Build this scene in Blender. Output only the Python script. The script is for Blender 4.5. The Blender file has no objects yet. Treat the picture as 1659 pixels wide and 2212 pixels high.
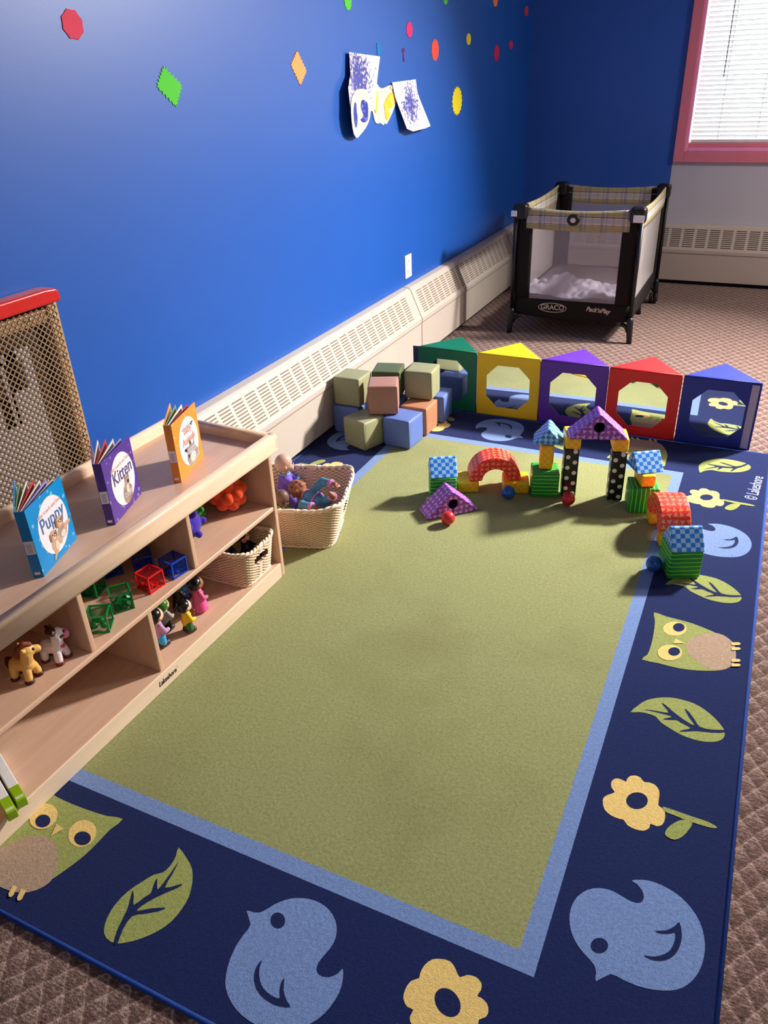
import bpy, bmesh, math, random
import numpy as np
from mathutils import Vector, Matrix, Euler
random.seed(7)
sc = bpy.context.scene
COL = sc.collection
PI = math.pi
R = math.radians

# ------------------------------------------------------------------ materials
def lin(c):
    return c / 12.92 if c <= 0.04045 else ((c + 0.055) / 1.055) ** 2.4
def rgb(r, g, b):
    return (lin(r / 255), lin(g / 255), lin(b / 255), 1)

class NT:
    """tiny helper around a node tree"""
    def __init__(s, name):
        s.m = bpy.data.materials.new(name); s.m.use_nodes = True
        s.t = s.m.node_tree; s.b = s.t.nodes['Principled BSDF']; s.out = s.t.nodes['Material Output']
    def n(s, typ, **kw):
        nd = s.t.nodes.new(typ)
        for k, v in kw.items():
            if k.startswith('i_'):
                key = k[2:]; key = int(key) if key.isdigit() else key
                s.set(nd.inputs[key], v)
            else: setattr(nd, k, v)
        return nd
    def set(s, inp, v):
        if hasattr(v, 'is_output') or isinstance(v, bpy.types.NodeSocket): s.t.links.new(v, inp)
        else: inp.default_value = v
    def math(s, op, a, b=None, c=None):
        nd = s.t.nodes.new('ShaderNodeMath'); nd.operation = op
        s.set(nd.inputs[0], a)
        if b is not None: s.set(nd.inputs[1], b)
        if c is not None: s.set(nd.inputs[2], c)
        return nd.outputs[0]
    def vmath(s, op, a, b=None):
        nd = s.t.nodes.new('ShaderNodeVectorMath'); nd.operation = op
        s.set(nd.inputs[0], a)
        if b is not None: s.set(nd.inputs[1], b)
        return nd.outputs[0]
    def mix(s, f, a, b, blend='MIX'):
        nd = s.t.nodes.new('ShaderNodeMix'); nd.data_type = 'RGBA'; nd.blend_type = blend
        s.set(nd.inputs[0], f); s.set(nd.inputs[6], a); s.set(nd.inputs[7], b)
        return nd.outputs[2]
    def coord(s, which='Object'):
        return s.n('ShaderNodeTexCoord').outputs[which]
    def noise(s, vec, scale, detail=2, rough=0.5):
        nd = s.n('ShaderNodeTexNoise'); s.set(nd.inputs['Vector'], vec)
        nd.inputs['Scale'].default_value = scale; nd.inputs['Detail'].default_value = detail
        nd.inputs['Roughness'].default_value = rough
        return nd.outputs['Fac']
    def ramp(s, f, a, b):
        nd = s.n('ShaderNodeMapRange'); s.set(nd.inputs[0], f)
        nd.inputs[1].default_value = a; nd.inputs[2].default_value = b; nd.clamp = True
        return nd.outputs[0]
    def sep(s, v):
        nd = s.n('ShaderNodeSeparateXYZ'); s.set(nd.inputs[0], v); return nd.outputs
    def comb(s, x, y, z=0.0):
        nd = s.n('ShaderNodeCombineXYZ'); s.set(nd.inputs[0], x); s.set(nd.inputs[1], y); s.set(nd.inputs[2], z); return nd.outputs[0]
    def scale(s, v, k):
        nd = s.n('ShaderNodeMapping'); s.set(nd.inputs[0], v)
        nd.inputs['Scale'].default_value = k if isinstance(k, tuple) else (k, k, k)
        return nd.outputs[0]
    def bump(s, h, strength=0.3, dist=0.002):
        nd = s.n('ShaderNodeBump'); s.set(nd.inputs['Height'], h)
        nd.inputs['Strength'].default_value = strength; nd.inputs['Distance'].default_value = dist
        s.t.links.new(nd.outputs[0], s.b.inputs['Normal'])
    def color(s, c): s.set(s.b.inputs['Base Color'], c)
    def p(s, **kw):
        for k, v in kw.items():
            s.b.inputs[{'rough': 'Roughness', 'spec': 'Specular IOR Level', 'metal': 'Metallic', 'sheen': 'Sheen Weight',
                        'trans': 'Transmission Weight', 'alpha': 'Alpha', 'coat': 'Coat Weight'}[k]].default_value = v
        return s

def plain(name, c, rough=0.5, spec=0.4, var=0.06, vs=30, bump=0, bs=200, sheen=0, metal=0, coat=0):
    t = NT(name)
    co = t.coord()
    n = t.noise(co, vs, 3)
    dark = tuple(x * (1 - 2 * var) for x in c[:3]) + (1,); lite = tuple(min(1, x * (1 + 2 * var)) for x in c[:3]) + (1,)
    t.color(t.mix(n, dark, lite)); t.p(rough=rough, spec=spec, sheen=sheen, metal=metal, coat=coat)
    if bump: t.bump(t.noise(co, bs, 2), bump, 0.001)
    return t.m

def wood(name, c1, c2, axis='X', rough=0.35, k=1.0):
    t = NT(name); co = t.coord()
    st = {'X': (1.2, 14, 14), 'Y': (14, 1.2, 14), 'Z': (14, 14, 1.2)}[axis]
    v = t.scale(co, tuple(a * k for a in st))
    n = t.noise(v, 3.0, 6, 0.62)
    fine = t.noise(t.scale(co, tuple(a * 9 * k for a in st)), 3.0, 2)
    f = t.math('ADD', t.math('MULTIPLY', t.ramp(n, 0.3, 0.7), 0.75), t.math('MULTIPLY', fine, 0.25))
    t.color(t.mix(f, c1, c2)); t.p(rough=rough, spec=0.4)
    t.bump(fine, 0.08, 0.0006)
    return t.m

def pile(name, c, var=0.16, big=0.1, sheen=0.12, wear=None):
    t = NT(name); co = t.coord()
    fine = t.noise(co, 420, 3, 0.7); mid = t.noise(co, 130, 3, 0.6); large = t.noise(co, 2.3, 4, 0.55)
    d = tuple(x * (1 - 2.2 * var) for x in c[:3]) + (1,); l = tuple(min(1, x * (1 + 2.2 * var)) for x in c[:3]) + (1,)
    f = t.math('ADD', t.math('MULTIPLY', fine, 0.6), t.math('MULTIPLY', mid, 0.4))
    c0 = t.mix(t.ramp(f, 0.33, 0.67), d, l)
    if wear: c0 = t.mix(t.math('MULTIPLY', t.ramp(large, 0.5, 0.72), wear[1]), c0, wear[0])
    else: c0 = t.mix(t.math('MULTIPLY', large, big * 2), c0, d)
    t.color(c0); t.p(rough=0.95, spec=0.1, sheen=sheen); t.bump(f, 0.7, 0.004)
    return t.m

def uv_checker(name, a, b, cell, rot=0.0):
    t = NT(name); v = t.coord('UV')
    m = t.n('ShaderNodeMapping'); t.set(m.inputs[0], v); m.inputs['Scale'].default_value = (1 / cell,) * 3; m.inputs['Rotation'].default_value = (0, 0, rot)
    ch = t.n('ShaderNodeTexChecker'); t.set(ch.inputs[0], m.outputs[0]); ch.inputs['Scale'].default_value = 1
    nz = t.noise(t.coord(), 60, 2)
    ch.inputs[1].default_value = a; ch.inputs[2].default_value = b
    t.color(t.mix(t.math('MULTIPLY', nz, 0.15), ch.outputs[0], (1, 1, 1, 1), 'MULTIPLY')); t.p(rough=0.42, spec=0.45)
    t.bump(t.noise(t.coord(), 55, 2), 0.12, 0.004)
    return t.m

def uv_stripes(name, a, b, pitch, w, vertical=False):
    t = NT(name); s = t.sep(t.coord('UV'))
    x = s[0] if vertical else s[1]
    wob = t.math('MULTIPLY', t.math('SUBTRACT', t.noise(t.coord(), 40, 1), 0.5), 0.004)
    fr = t.math('FRACT', t.math('DIVIDE', t.math('ADD', x, wob), pitch))
    f = t.math('LESS_THAN', fr, w)
    t.color(t.mix(f, a, b)); t.p(rough=0.42, spec=0.45); t.bump(t.noise(t.coord(), 55, 2), 0.12, 0.004)
    return t.m

def uv_dots(name, a, b, pu, pv, r):
    """staggered dots: two columns per pu, spacing pv along each, radius r (metres)"""
    t = NT(name); s = t.sep(t.coord('UV'))
    def dist(ou, ov):
        fu = t.math('MULTIPLY', t.math('SUBTRACT', t.math('FRACT', t.math('ADD', t.math('DIVIDE', s[0], pu), ou)), 0.5), pu)
        fv = t.math('MULTIPLY', t.math('SUBTRACT', t.math('FRACT', t.math('ADD', t.math('DIVIDE', s[1], pv), ov)), 0.5), pv)
        return t.math('ADD', t.math('MULTIPLY', fu, fu), t.math('MULTIPLY', fv, fv))
    d = t.math('MINIMUM', dist(0.25, 0.05), dist(0.75, 0.55))
    t.color(t.mix(t.math('LESS_THAN', d, r * r), a, b)); t.p(rough=0.4, spec=0.45)
    return t.m

def uv_triangles(name, a, b, cell, size=0.3):
    t = NT(name); s = t.sep(t.coord('UV'))
    u = t.math('DIVIDE', s[0], cell); v = t.math('DIVIDE', s[1], cell)
    cu = t.math('FLOOR', u); cv = t.math('FLOOR', v)
    wn = t.n('ShaderNodeTexWhiteNoise', noise_dimensions='2D'); t.set(wn.inputs['Vector'], t.comb(cu, cv))
    sc_ = t.sep(wn.outputs['Color'])
    ang = t.math('MULTIPLY', wn.outputs['Value'], 6.2832)
    x = t.math('ADD', t.math('SUBTRACT', t.math('FRACT', u), 0.59), t.math('MULTIPLY', sc_[1], 0.18)); y = t.math('ADD', t.math('SUBTRACT', t.math('FRACT', v), 0.59), t.math('MULTIPLY', sc_[2], 0.18))
    ds = []
    for k in range(3):
        aa = t.math('ADD', ang, k * 2 * PI / 3)
        ds.append(t.math('ADD', t.math('MULTIPLY', x, t.math('COSINE', aa)), t.math('MULTIPLY', y, t.math('SINE', aa))))
    d = t.math('MAXIMUM', t.math('MAXIMUM', ds[0], ds[1]), ds[2])
    t.color(t.mix(t.math('LESS_THAN', d, size * 0.72), a, b)); t.p(rough=0.4, spec=0.45); t.bump(t.noise(t.coord(), 55, 2), 0.12, 0.004)
    return t.m

# ------------------------------------------------------------------ mesh helpers
def link_mesh(name, bm, mats, parent=None, smooth=False, recalc=True):
    if recalc: bmesh.ops.recalc_face_normals(bm, faces=bm.faces)
    me = bpy.data.meshes.new(name); bm.to_mesh(me); bm.free()
    if not isinstance(mats, (list, tuple)): mats = [mats]
    for m in mats: me.materials.append(m)
    if smooth:
        for p in me.polygons: p.use_smooth = True
    o = bpy.data.objects.new(name, me); COL.objects.link(o)
    if parent is not None: o.parent = parent
    return o
def thing(name, label, cat, loc=(0, 0, 0), rotz=0.0, group=None, rot=None):
    o = bpy.data.objects.new(name, None); COL.objects.link(o); o.empty_display_size = 0.02
    o.location = loc; o.rotation_euler = rot if rot else (0, 0, rotz)
    tag(o, label, cat, group); return o
def tag(o, label, cat, group=None):
    o['label'] = label; o['category'] = cat
    if group: o['group'] = group
    return o
def struct(o):
    o['kind'] = 'structure'; return o
def bevel(o, w, seg=2, ang=30):
    m = o.modifiers.new('Bevel', 'BEVEL'); m.width = w; m.segments = seg; m.limit_method = 'ANGLE'; m.angle_limit = R(ang)
    for p in o.data.polygons: p.use_smooth = True
    w2 = o.modifiers.new('Weighted', 'WEIGHTED_NORMAL'); w2.keep_sharp = True
    return o
def add_box(bm, x0, x1, y0, y1, z0, z1, mi=0, M=None):
    vs = [bm.verts.new((x, y, z)) for x in (x0, x1) for y in (y0, y1) for z in (z0, z1)]
    if M is not None:
        for v in vs: v.co = M @ v.co
    fs = []
    for idx in ((0, 1, 3, 2), (4, 6, 7, 5), (0, 4, 5, 1), (2, 3, 7, 6), (0, 2, 6, 4), (1, 5, 7, 3)):
        f = bm.faces.new([vs[i] for i in idx]); f.material_index = mi; fs.append(f)
    return fs
def box(name, x0, x1, y0, y1, z0, z1, mat, parent=None, bev=0.0, seg=2):
    bm = bmesh.new(); add_box(bm, x0, x1, y0, y1, z0, z1)
    o = link_mesh(name, bm, mat, parent)
    if bev: bevel(o, bev, seg)
    return o
def ring_frame(d):
    d = d.normalized(); a = Vector((0, 0, 1)) if abs(d.z) < 0.9 else Vector((1, 0, 0))
    u = d.cross(a).normalized(); return u, d.cross(u).normalized()
def add_tube(bm, pts, rad, n=10, mi=0, cap=True, closed=False):
    pts = [Vector(p) for p in pts]; rings = []
    rads = rad if isinstance(rad, (list, tuple)) else [rad] * len(pts)
    u = None
    for i, p in enumerate(pts):
        if closed: d = pts[(i + 1) % len(pts)] - pts[i - 1]
        else: d = pts[min(i + 1, len(pts) - 1)] - pts[max(i - 1, 0)]
        d.normalize()
        if u is None: u, w = ring_frame(d)
        else:
            u = (u - d * u.dot(d)).normalized(); w = d.cross(u)
        rings.append([bm.verts.new(p + (u * math.cos(2 * PI * k / n) + w * math.sin(2 * PI * k / n)) * rads[i]) for k in range(n)])
    rr = list(zip(rings, rings[1:]))
    if closed: rr.append((rings[-1], rings[0]))
    for a, b in rr:
        for k in range(n):
            f = bm.faces.new((a[k], a[(k + 1) % n], b[(k + 1) % n], b[k])); f.material_index = mi; f.smooth = True
    if cap and not closed:
        for r_ in (rings[0], rings[-1]):
            f = bm.faces.new(r_); f.material_index = mi
def add_ball(bm, c, r, u=16, v=10, M=None, mi=0):
    r = r if isinstance(r, (tuple, list)) else (r, r, r)
    mat = Matrix.Translation(c) @ (M if M is not None else Matrix.Identity(4)) @ Matrix.Diagonal((*r, 1))
    g = bmesh.ops.create_uvsphere(bm, u_segments=u, v_segments=v, radius=1, matrix=mat)
    for vv in g['verts']:
        for f in vv.link_faces: f.material_index = mi; f.smooth = True
def add_caps(bm, a, b, ra, rb, n=12):
    """tapered capsule"""
    a, b = Vector(a), Vector(b); d = b - a; L = d.length; d.normalize()
    pts, rad = [], []
    for k in range(5):
        t = k / 4 * PI / 2; pts.append(a - d * ra * math.cos(t)); rad.append(max(1e-4, ra * math.sin(t)))
    for k in range(5):
        t = k / 4 * PI / 2; pts.append(b + d * rb * math.sin(t)); rad.append(max(1e-4, rb * math.cos(t)))
    add_tube(bm, pts, rad, n)
def add_poly(bm, pts, z=0.0, mi=0, M=None):
    vs = [bm.verts.new((M @ Vector((p[0], p[1], z))) if M is not None else (p[0], p[1], z)) for p in pts]
    f = bm.faces.new(vs); f.material_index = mi; return f
def poly_fill(pts):
    """triangulate a simple polygon -> list of index triples"""
    from mathutils.geometry import tessellate_polygon
    return tessellate_polygon([[Vector((p[0], p[1], 0)) for p in pts]])
def add_tris(bm, pts3, tris, mi=0):
    vs = [bm.verts.new(p) for p in pts3]
    for t in tris:
        try:
            f = bm.faces.new([vs[i] for i in t]); f.material_index = mi
        except ValueError: pass
def prism(name, pts, depth, mat, parent=None, axis='Y', bev=0.0, seg=2, capmat=None, caprot=0.0, origin=(0, 0, 0)):
    """extrude polygon pts (x,z) along +y (axis Y) or (x,y) along +z (axis Z); UVs in metres"""
    bm = bmesh.new(); uvl = bm.loops.layers.uv.new('UVMap'); n = len(pts)
    def P(p, h): return Vector((p[0], h, p[1])) if axis == 'Y' else Vector((p[0], p[1], h))
    o_ = Vector(origin)
    a = [bm.verts.new(P(p, 0) + o_) for p in pts]; b = [bm.verts.new(P(p, depth) + o_) for p in pts]
    per = [0.0]
    for i in range(n): per.append(per[-1] + math.dist(pts[i], pts[(i + 1) % n]))
    for i in range(n):
        j = (i + 1) % n
        f = bm.faces.new((a[i], a[j], b[j], b[i])); f.material_index = 0
        for l, uv in zip(f.loops, ((per[i], 0), (per[i + 1], 0), (per[i + 1], depth), (per[i], depth))): l[uvl].uv = uv if axis == 'Y' else (uv[0], uv[1])
    for ring in (a, b):
        f = bm.faces.new(ring); f.material_index = 1 if capmat else 0
        for l in f.loops:
            c = l.vert.co - o_; q = (c.x, c.z) if axis == 'Y' else (c.x, c.y); l[uvl].uv = q
    o = link_mesh(name, bm, [mat] + ([capmat] if capmat else []), parent)
    if bev: bevel(o, bev, seg)
    return o
def cube_uv(name, sx, sy, sz, mat, parent=None, bev=0.006, seg=3, puff=0.0, origin=(0, 0, 0)):
    """box centred in x,y standing on z=0 with metric UVs on each face"""
    bm = bmesh.new(); uvl = bm.loops.layers.uv.new('UVMap')
    add_box(bm, -sx / 2, sx / 2, -sy / 2, sy / 2, 0, sz)
    if puff:
        bmesh.ops.subdivide_edges(bm, edges=bm.edges, cuts=5, use_grid_fill=True)
        for v in bm.verts:
            x, y, z = v.co.x / (sx / 2), v.co.y / (sy / 2), v.co.z / (sz / 2) - 1
            def bl(a, b): return (1 - a * a) * (1 - b * b)
            if abs(x) > 0.999: v.co.x += math.copysign(puff * bl(y, z), x)
            if abs(y) > 0.999: v.co.y += math.copysign(puff * bl(x, z), y)
            if z > 0.999: v.co.z += puff * 0.7 * bl(x, y)
    bmesh.ops.recalc_face_normals(bm, faces=bm.faces)
    for f in bm.faces:
        nn = f.normal
        for l in f.loops:
            c = l.vert.co
            if abs(nn.z) > 0.7: l[uvl].uv = (c.x, c.y)
            elif abs(nn.y) > 0.7: l[uvl].uv = (c.x, c.z)
            else: l[uvl].uv = (c.y, c.z)
    for v in bm.verts: v.co += Vector(origin)
    o = link_mesh(name, bm, mat, parent, recalc=False)
    if bev: bevel(o, bev, seg, 40)
    return o
def text_mesh(name, body, size, mat, parent=None, M=Matrix.Identity(4), extrude=0.0003, shear=0.0, align='CENTER', bold=0.0, sx=1.0):
    cu = bpy.data.curves.new('txt', 'FONT'); cu.body = body; cu.size = size; cu.extrude = extrude; cu.shear = shear
    cu.align_x = align; cu.align_y = 'CENTER'; cu.offset = bold; cu.resolution_u = 3
    to = bpy.data.objects.new('txt', cu); COL.objects.link(to)
    dg = bpy.context.evaluated_depsgraph_get()
    me = bpy.data.meshes.new_from_object(to.evaluated_get(dg)); bpy.data.objects.remove(to)
    me.transform(Matrix.Diagonal((sx, 1, 1, 1))); me.transform(M); me.name = name
    me.materials.clear(); me.materials.append(mat)
    o = bpy.data.objects.new(name, me); COL.objects.link(o)
    if parent is not None: o.parent = parent
    return o
def blob(name, fill, mat, parent=None, voxel=0.002, smooth=4, M=None):
    """union of solids -> one continuous smooth mesh. fill(bm) adds the solids"""
    bm = bmesh.new(); fill(bm)
    bmesh.ops.recalc_face_normals(bm, faces=bm.faces)
    me = bpy.data.meshes.new('t'); bm.to_mesh(me); bm.free()
    to = bpy.data.objects.new('t', me); COL.objects.link(to)
    r = to.modifiers.new('r', 'REMESH'); r.mode = 'VOXEL'; r.voxel_size = voxel; r.use_smooth_shade = True
    if smooth:
        s = to.modifiers.new('s', 'SMOOTH'); s.iterations = smooth; s.factor = 0.5
    dg = bpy.context.evaluated_depsgraph_get()
    m2 = bpy.data.meshes.new_from_object(to.evaluated_get(dg)); bpy.data.objects.remove(to)
    m2.name = name; m2.materials.clear(); m2.materials.append(mat)
    for p in m2.polygons: p.use_smooth = True
    if M is not None: m2.transform(M)
    o = bpy.data.objects.new(name, m2); COL.objects.link(o)
    if parent is not None: o.parent = parent
    return o
def ell(cx, cy, rx, ry, n=24, a0=0.0):
    return [(cx + rx * math.cos(2 * PI * k / n + a0), cy + ry * math.sin(2 * PI * k / n + a0)) for k in range(n)]
def smooth_poly(pts, k=3):
    """Catmull-Rom rounded closed polygon"""
    out = []; n = len(pts)
    for i in range(n):
        p0, p1, p2, p3 = pts[i - 1], pts[i], pts[(i + 1) % n], pts[(i + 2) % n]
        for j in range(k):
            t = j / k
            out.append(tuple(0.5 * ((2 * p1[c]) + (-p0[c] + p2[c]) * t + (2 * p0[c] - 5 * p1[c] + 4 * p2[c] - p3[c]) * t * t + (-p0[c] + 3 * p1[c] - 3 * p2[c] + p3[c]) * t ** 3) for c in (0, 1)))
    return out

# ------------------------------------------------------------------ camera (fitted to the photo)
CAMZ = 1.42
cam = bpy.data.cameras.new('camera'); co = bpy.data.objects.new('camera', cam); COL.objects.link(co)
def cam_mat(pitch, yaw, roll):
    cy, sy, cp, sp = math.cos(yaw), math.sin(yaw), math.cos(pitch), math.sin(pitch)
    fwd = Vector((sy * cp, cy * cp, -sp)); right = Vector((cy, -sy, 0)); down = fwd.cross(right)
    c, s = math.cos(roll), math.sin(roll)
    r2 = right * c + down * s; d2 = -right * s + down * c
    return Matrix((r2, -d2, -fwd)).transposed().to_4x4()
co.matrix_world = Matrix.Translation((0, 0, CAMZ)) @ cam_mat(R(29.7365), R(-26.4705), R(2.4692))
cam.sensor_fit = 'VERTICAL'; cam.sensor_height = 36.0; cam.lens = 1673.47 / 2212 * 36.0
cam.clip_start = 0.05
sc.camera = co

FZ = -0.008          # carpet level; the rug's pile surface is z = 0
XW, YB, CZ = -1.755, 6.13, 2.7

# ------------------------------------------------------------------ colours
def wall_paint(name, c, rough=0.38):
    t = NT(name); o = t.coord()
    n = t.noise(o, 1.2, 3); f = t.noise(o, 160, 2)
    t.color(t.mix(n, tuple(x * 0.93 for x in c[:3]) + (1,), tuple(min(1, x * 1.06) for x in c[:3]) + (1,)))
    t.p(rough=rough, spec=0.45); t.bump(f, 0.06, 0.001)
    return t.m
M_BLUE = wall_paint('blue_wall_paint', rgb(23, 84, 174), 0.42)
M_BLUEBACK = wall_paint('back_wall_blue_lightened', rgb(44, 94, 186), 0.42)  # same blue paint, its colour lightened because little light reaches the back wall
M_GREYW = wall_paint('grey_wall_paint', rgb(196, 196, 206), 0.5)
M_CEIL = plain('ceiling_white', rgb(225, 222, 215), 0.9)
M_CREAM = plain('cream_enamel', rgb(192, 180, 168), 0.4, 0.45, 0.04, 5)
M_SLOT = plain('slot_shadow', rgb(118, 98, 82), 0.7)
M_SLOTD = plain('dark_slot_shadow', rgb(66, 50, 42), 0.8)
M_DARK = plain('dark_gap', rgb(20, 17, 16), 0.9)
M_WHITE = plain('white_plastic', rgb(235, 235, 235), 0.4)
M_BLACK = plain('black_plastic', rgb(18, 17, 18), 0.4)
M_BLACKCLOTH = plain('black_fabric', rgb(30, 25, 24), 0.85, 0.2, 0.15, 150, 0.3, 900)

def carpet():
    t = NT('brown_loop_carpet'); o = t.coord()
    s = t.sep(o); x, y = s[0], s[1]
    jit = t.math('MULTIPLY', t.math('SUBTRACT', t.noise(o, 30, 2), 0.5), 0.22)
    P = 0.049
    ys = t.math('MULTIPLY', y, 0.727)
    u = t.math('ADD', t.math('DIVIDE', t.math('SUBTRACT', x, ys), P), jit)
    v = t.math('ADD', t.math('DIVIDE', t.math('ADD', x, ys), P), jit)
    fu, fv = t.math('FRACT', u), t.math('FRACT', v)
    au = t.math('ABSOLUTE', t.math('SUBTRACT', fu, 0.5)); av = t.math('ABSOLUTE', t.math('SUBTRACT', fv, 0.5))
    line = t.ramp(t.math('MAXIMUM', au, av), 0.38, 0.5)         # soft diamond grid
    g = t.math('MULTIPLY', t.math('ADD', fv, t.math('SUBTRACT', 1.0, fu)), 0.5)   # each diamond fades from its far corner
    fib = t.noise(o, 300, 3, 0.75); dash = t.noise(t.scale(o, (90, 240, 90)), 1.0, 2, 0.6)
    f = t.ramp(t.math('ADD', t.math('MULTIPLY', fib, 0.5), t.math('MULTIPLY', dash, 0.5)), 0.36, 0.66)
    tone = t.math('ADD', t.math('MULTIPLY', f, 0.55), t.math('ADD', t.math('MULTIPLY', g, 0.42), t.math('MULTIPLY', line, 0.2)))
    rp = t.n('ShaderNodeValToRGB'); t.set(rp.inputs[0], tone)
    cr = rp.color_ramp; cr.elements[0].position = 0.08; cr.elements[0].color = rgb(52, 37, 33); cr.elements[1].position = 1.0; cr.elements[1].color = rgb(204, 176, 164)
    e = cr.elements.new(0.5); e.color = rgb(116, 90, 82)
    t.color(rp.outputs[0]); t.p(rough=0.95, spec=0.1, sheen=0.1)
    t.bump(tone, 0.6, 0.006)
    return t.m
M_CARPET = carpet()

# ------------------------------------------------------------------ room shell
def quadbox(bm, *a): add_box(bm, *a)
struct(box('floor', XW - 0.1, 5.0, -3.5, YB + 0.1, FZ - 0.1, FZ, M_CARPET))
struct(box('wall_left', XW - 0.12, XW, -3.5, YB + 0.12, FZ - 0.05, CZ, M_BLUE))
WX0, WX1, WZ0, WZ1 = -0.640, 0.72, 0.862, 2.25        # window opening
bm = bmesh.new()
Z0 = FZ - 0.05
add_box(bm, XW, -0.7105, YB, YB + 0.12, Z0, CZ, 0)
add_box(bm, -0.7105, WX0, YB, YB + 0.12, WZ0, CZ, 0)
add_box(bm, -0.7105, 5.0, YB, YB + 0.12, Z0, WZ0, 1)
add_box(bm, WX1, 5.0, YB, YB + 0.12, WZ0, CZ, 1)
add_box(bm, WX0, WX1, YB, YB + 0.12, WZ1, CZ, 1)
struct(link_mesh('wall_back', bm, [M_BLUEBACK, M_GREYW]))
struct(box('wall_front', XW - 0.1, 5.0, -3.6, -3.5, FZ - 0.05, CZ, M_GREYW))  # unseen wall behind the camera, added to darken the near floor
struct(box('ceiling', XW - 0.1, 5.0, -3.5, YB + 0.12, CZ, CZ + 0.1, M_CEIL))

# window: pink casing, pale pink stop, sill, glass
M_PINK = plain('pink_window_paint', rgb(226, 128, 148), 0.45, 0.4, 0.04, 8)
M_PINKL = plain('light_pink_window_paint', rgb(244, 160, 204), 0.4, 0.4, 0.04, 8)
win = thing('window_1', 'pink framed window in the back wall', 'window', (0, 0, 0)); win['kind'] = 'structure'
bm = bmesh.new()
cw = 0.066
add_box(bm, -0.709, -0.643, YB - 0.022, YB + 0.001, 0.789, WZ1 + 0.07)
add_box(bm, WX1 + 0.003, WX1 + 0.07, YB - 0.022, YB + 0.001, 0.789, WZ1 + 0.07)
add_box(bm, -0.643, WX1 + 0.003, YB - 0.022, YB + 0.001, 0.789, 0.854)
add_box(bm, -0.643, WX1 + 0.003, YB - 0.022, YB + 0.001, WZ1, WZ1 + 0.07)
bevel(link_mesh('casing', bm, M_PINK, win), 0.003)
bm = bmesh.new()
for x0, x1 in ((-0.645, -0.624), (WX1 - 0.02, WX1 + 0.004)): add_box(bm, x0, x1, YB - 0.012, YB + 0.09, 0.854, WZ1)
add_box(bm, -0.624, WX1 - 0.02, YB - 0.012, YB + 0.09, 0.854, 0.876)
bevel(link_mesh('window_stop', bm, M_PINKL, win), 0.004)
box('sill', -0.622, WX1 - 0.02, YB + 0.02, YB + 0.1, 0.872, 0.905, M_PINK, win, 0.004)
tg = NT('window_glass'); tg.p(rough=0.02, trans=1.0, spec=0.5); tg.color((0.95, 0.98, 1, 1))
box('pane', -0.624, WX1 - 0.02, YB + 0.1, YB + 0.104, 0.9, WZ1, tg.m, win)
# blind
ts = NT('white_blind_slat')
tr_ = ts.n('ShaderNodeBsdfTranslucent'); tr_.inputs[0].default_value = (0.95, 0.95, 0.93, 1)
mx = ts.n('ShaderNodeMixShader'); mx.inputs[0].default_value = 0.4
ts.color(rgb(226, 222, 214)); ts.p(rough=0.5)
ts.t.links.new(ts.b.outputs[0], mx.inputs[1]); ts.t.links.new(tr_.outputs[0], mx.inputs[2]); ts.t.links.new(mx.outputs[0], ts.out.inputs[0])
bl = thing('window_blind', 'white horizontal slat blind hanging in the pink window', 'blind', (0, YB + 0.045, 0))
bm = bmesh.new()
z = 0.945
while z < WZ1 - 0.03:
    pts = []
    for k in range(5):
        u = k / 4 - 0.5; yy = u * 0.022; zz = z + u * -0.019 + 0.0025 * (1 - (2 * u) ** 2)
        pts.append((yy, zz))
    a = [bm.verts.new((-0.617, p[0], p[1])) for p in pts]; b = [bm.verts.new((WX1 - 0.03, p[0], p[1])) for p in pts]
    for k in range(4): bm.faces.new((a[k], a[k + 1], b[k + 1], b[k])).smooth = True
    z += 0.0272
link_mesh('slats', bm, ts.m, bl)
box('bottom_rail', -0.617, WX1 - 0.03, -0.012, 0.012, 0.906, 0.926, M_WHITE, bl, 0.003)
bm = bmesh.new()
for x in (-0.448, -0.21, 0.15, 0.5):
    for dy in (-0.0125, 0.0125): add_tube(bm, [(x, dy, 0.92), (x, dy, WZ1)], 0.0012, 5)
link_mesh('ladder_cord', bm, M_WHITE, bl)
bm = bmesh.new(); add_tube(bm, [(-0.468, -0.03, 1.295), (-0.47, -0.03, WZ1)], 0.0035, 6)
link_mesh('tilt_wand', bm, plain('clear_grey_wand', rgb(150, 150, 150), 0.3), bl)

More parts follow.
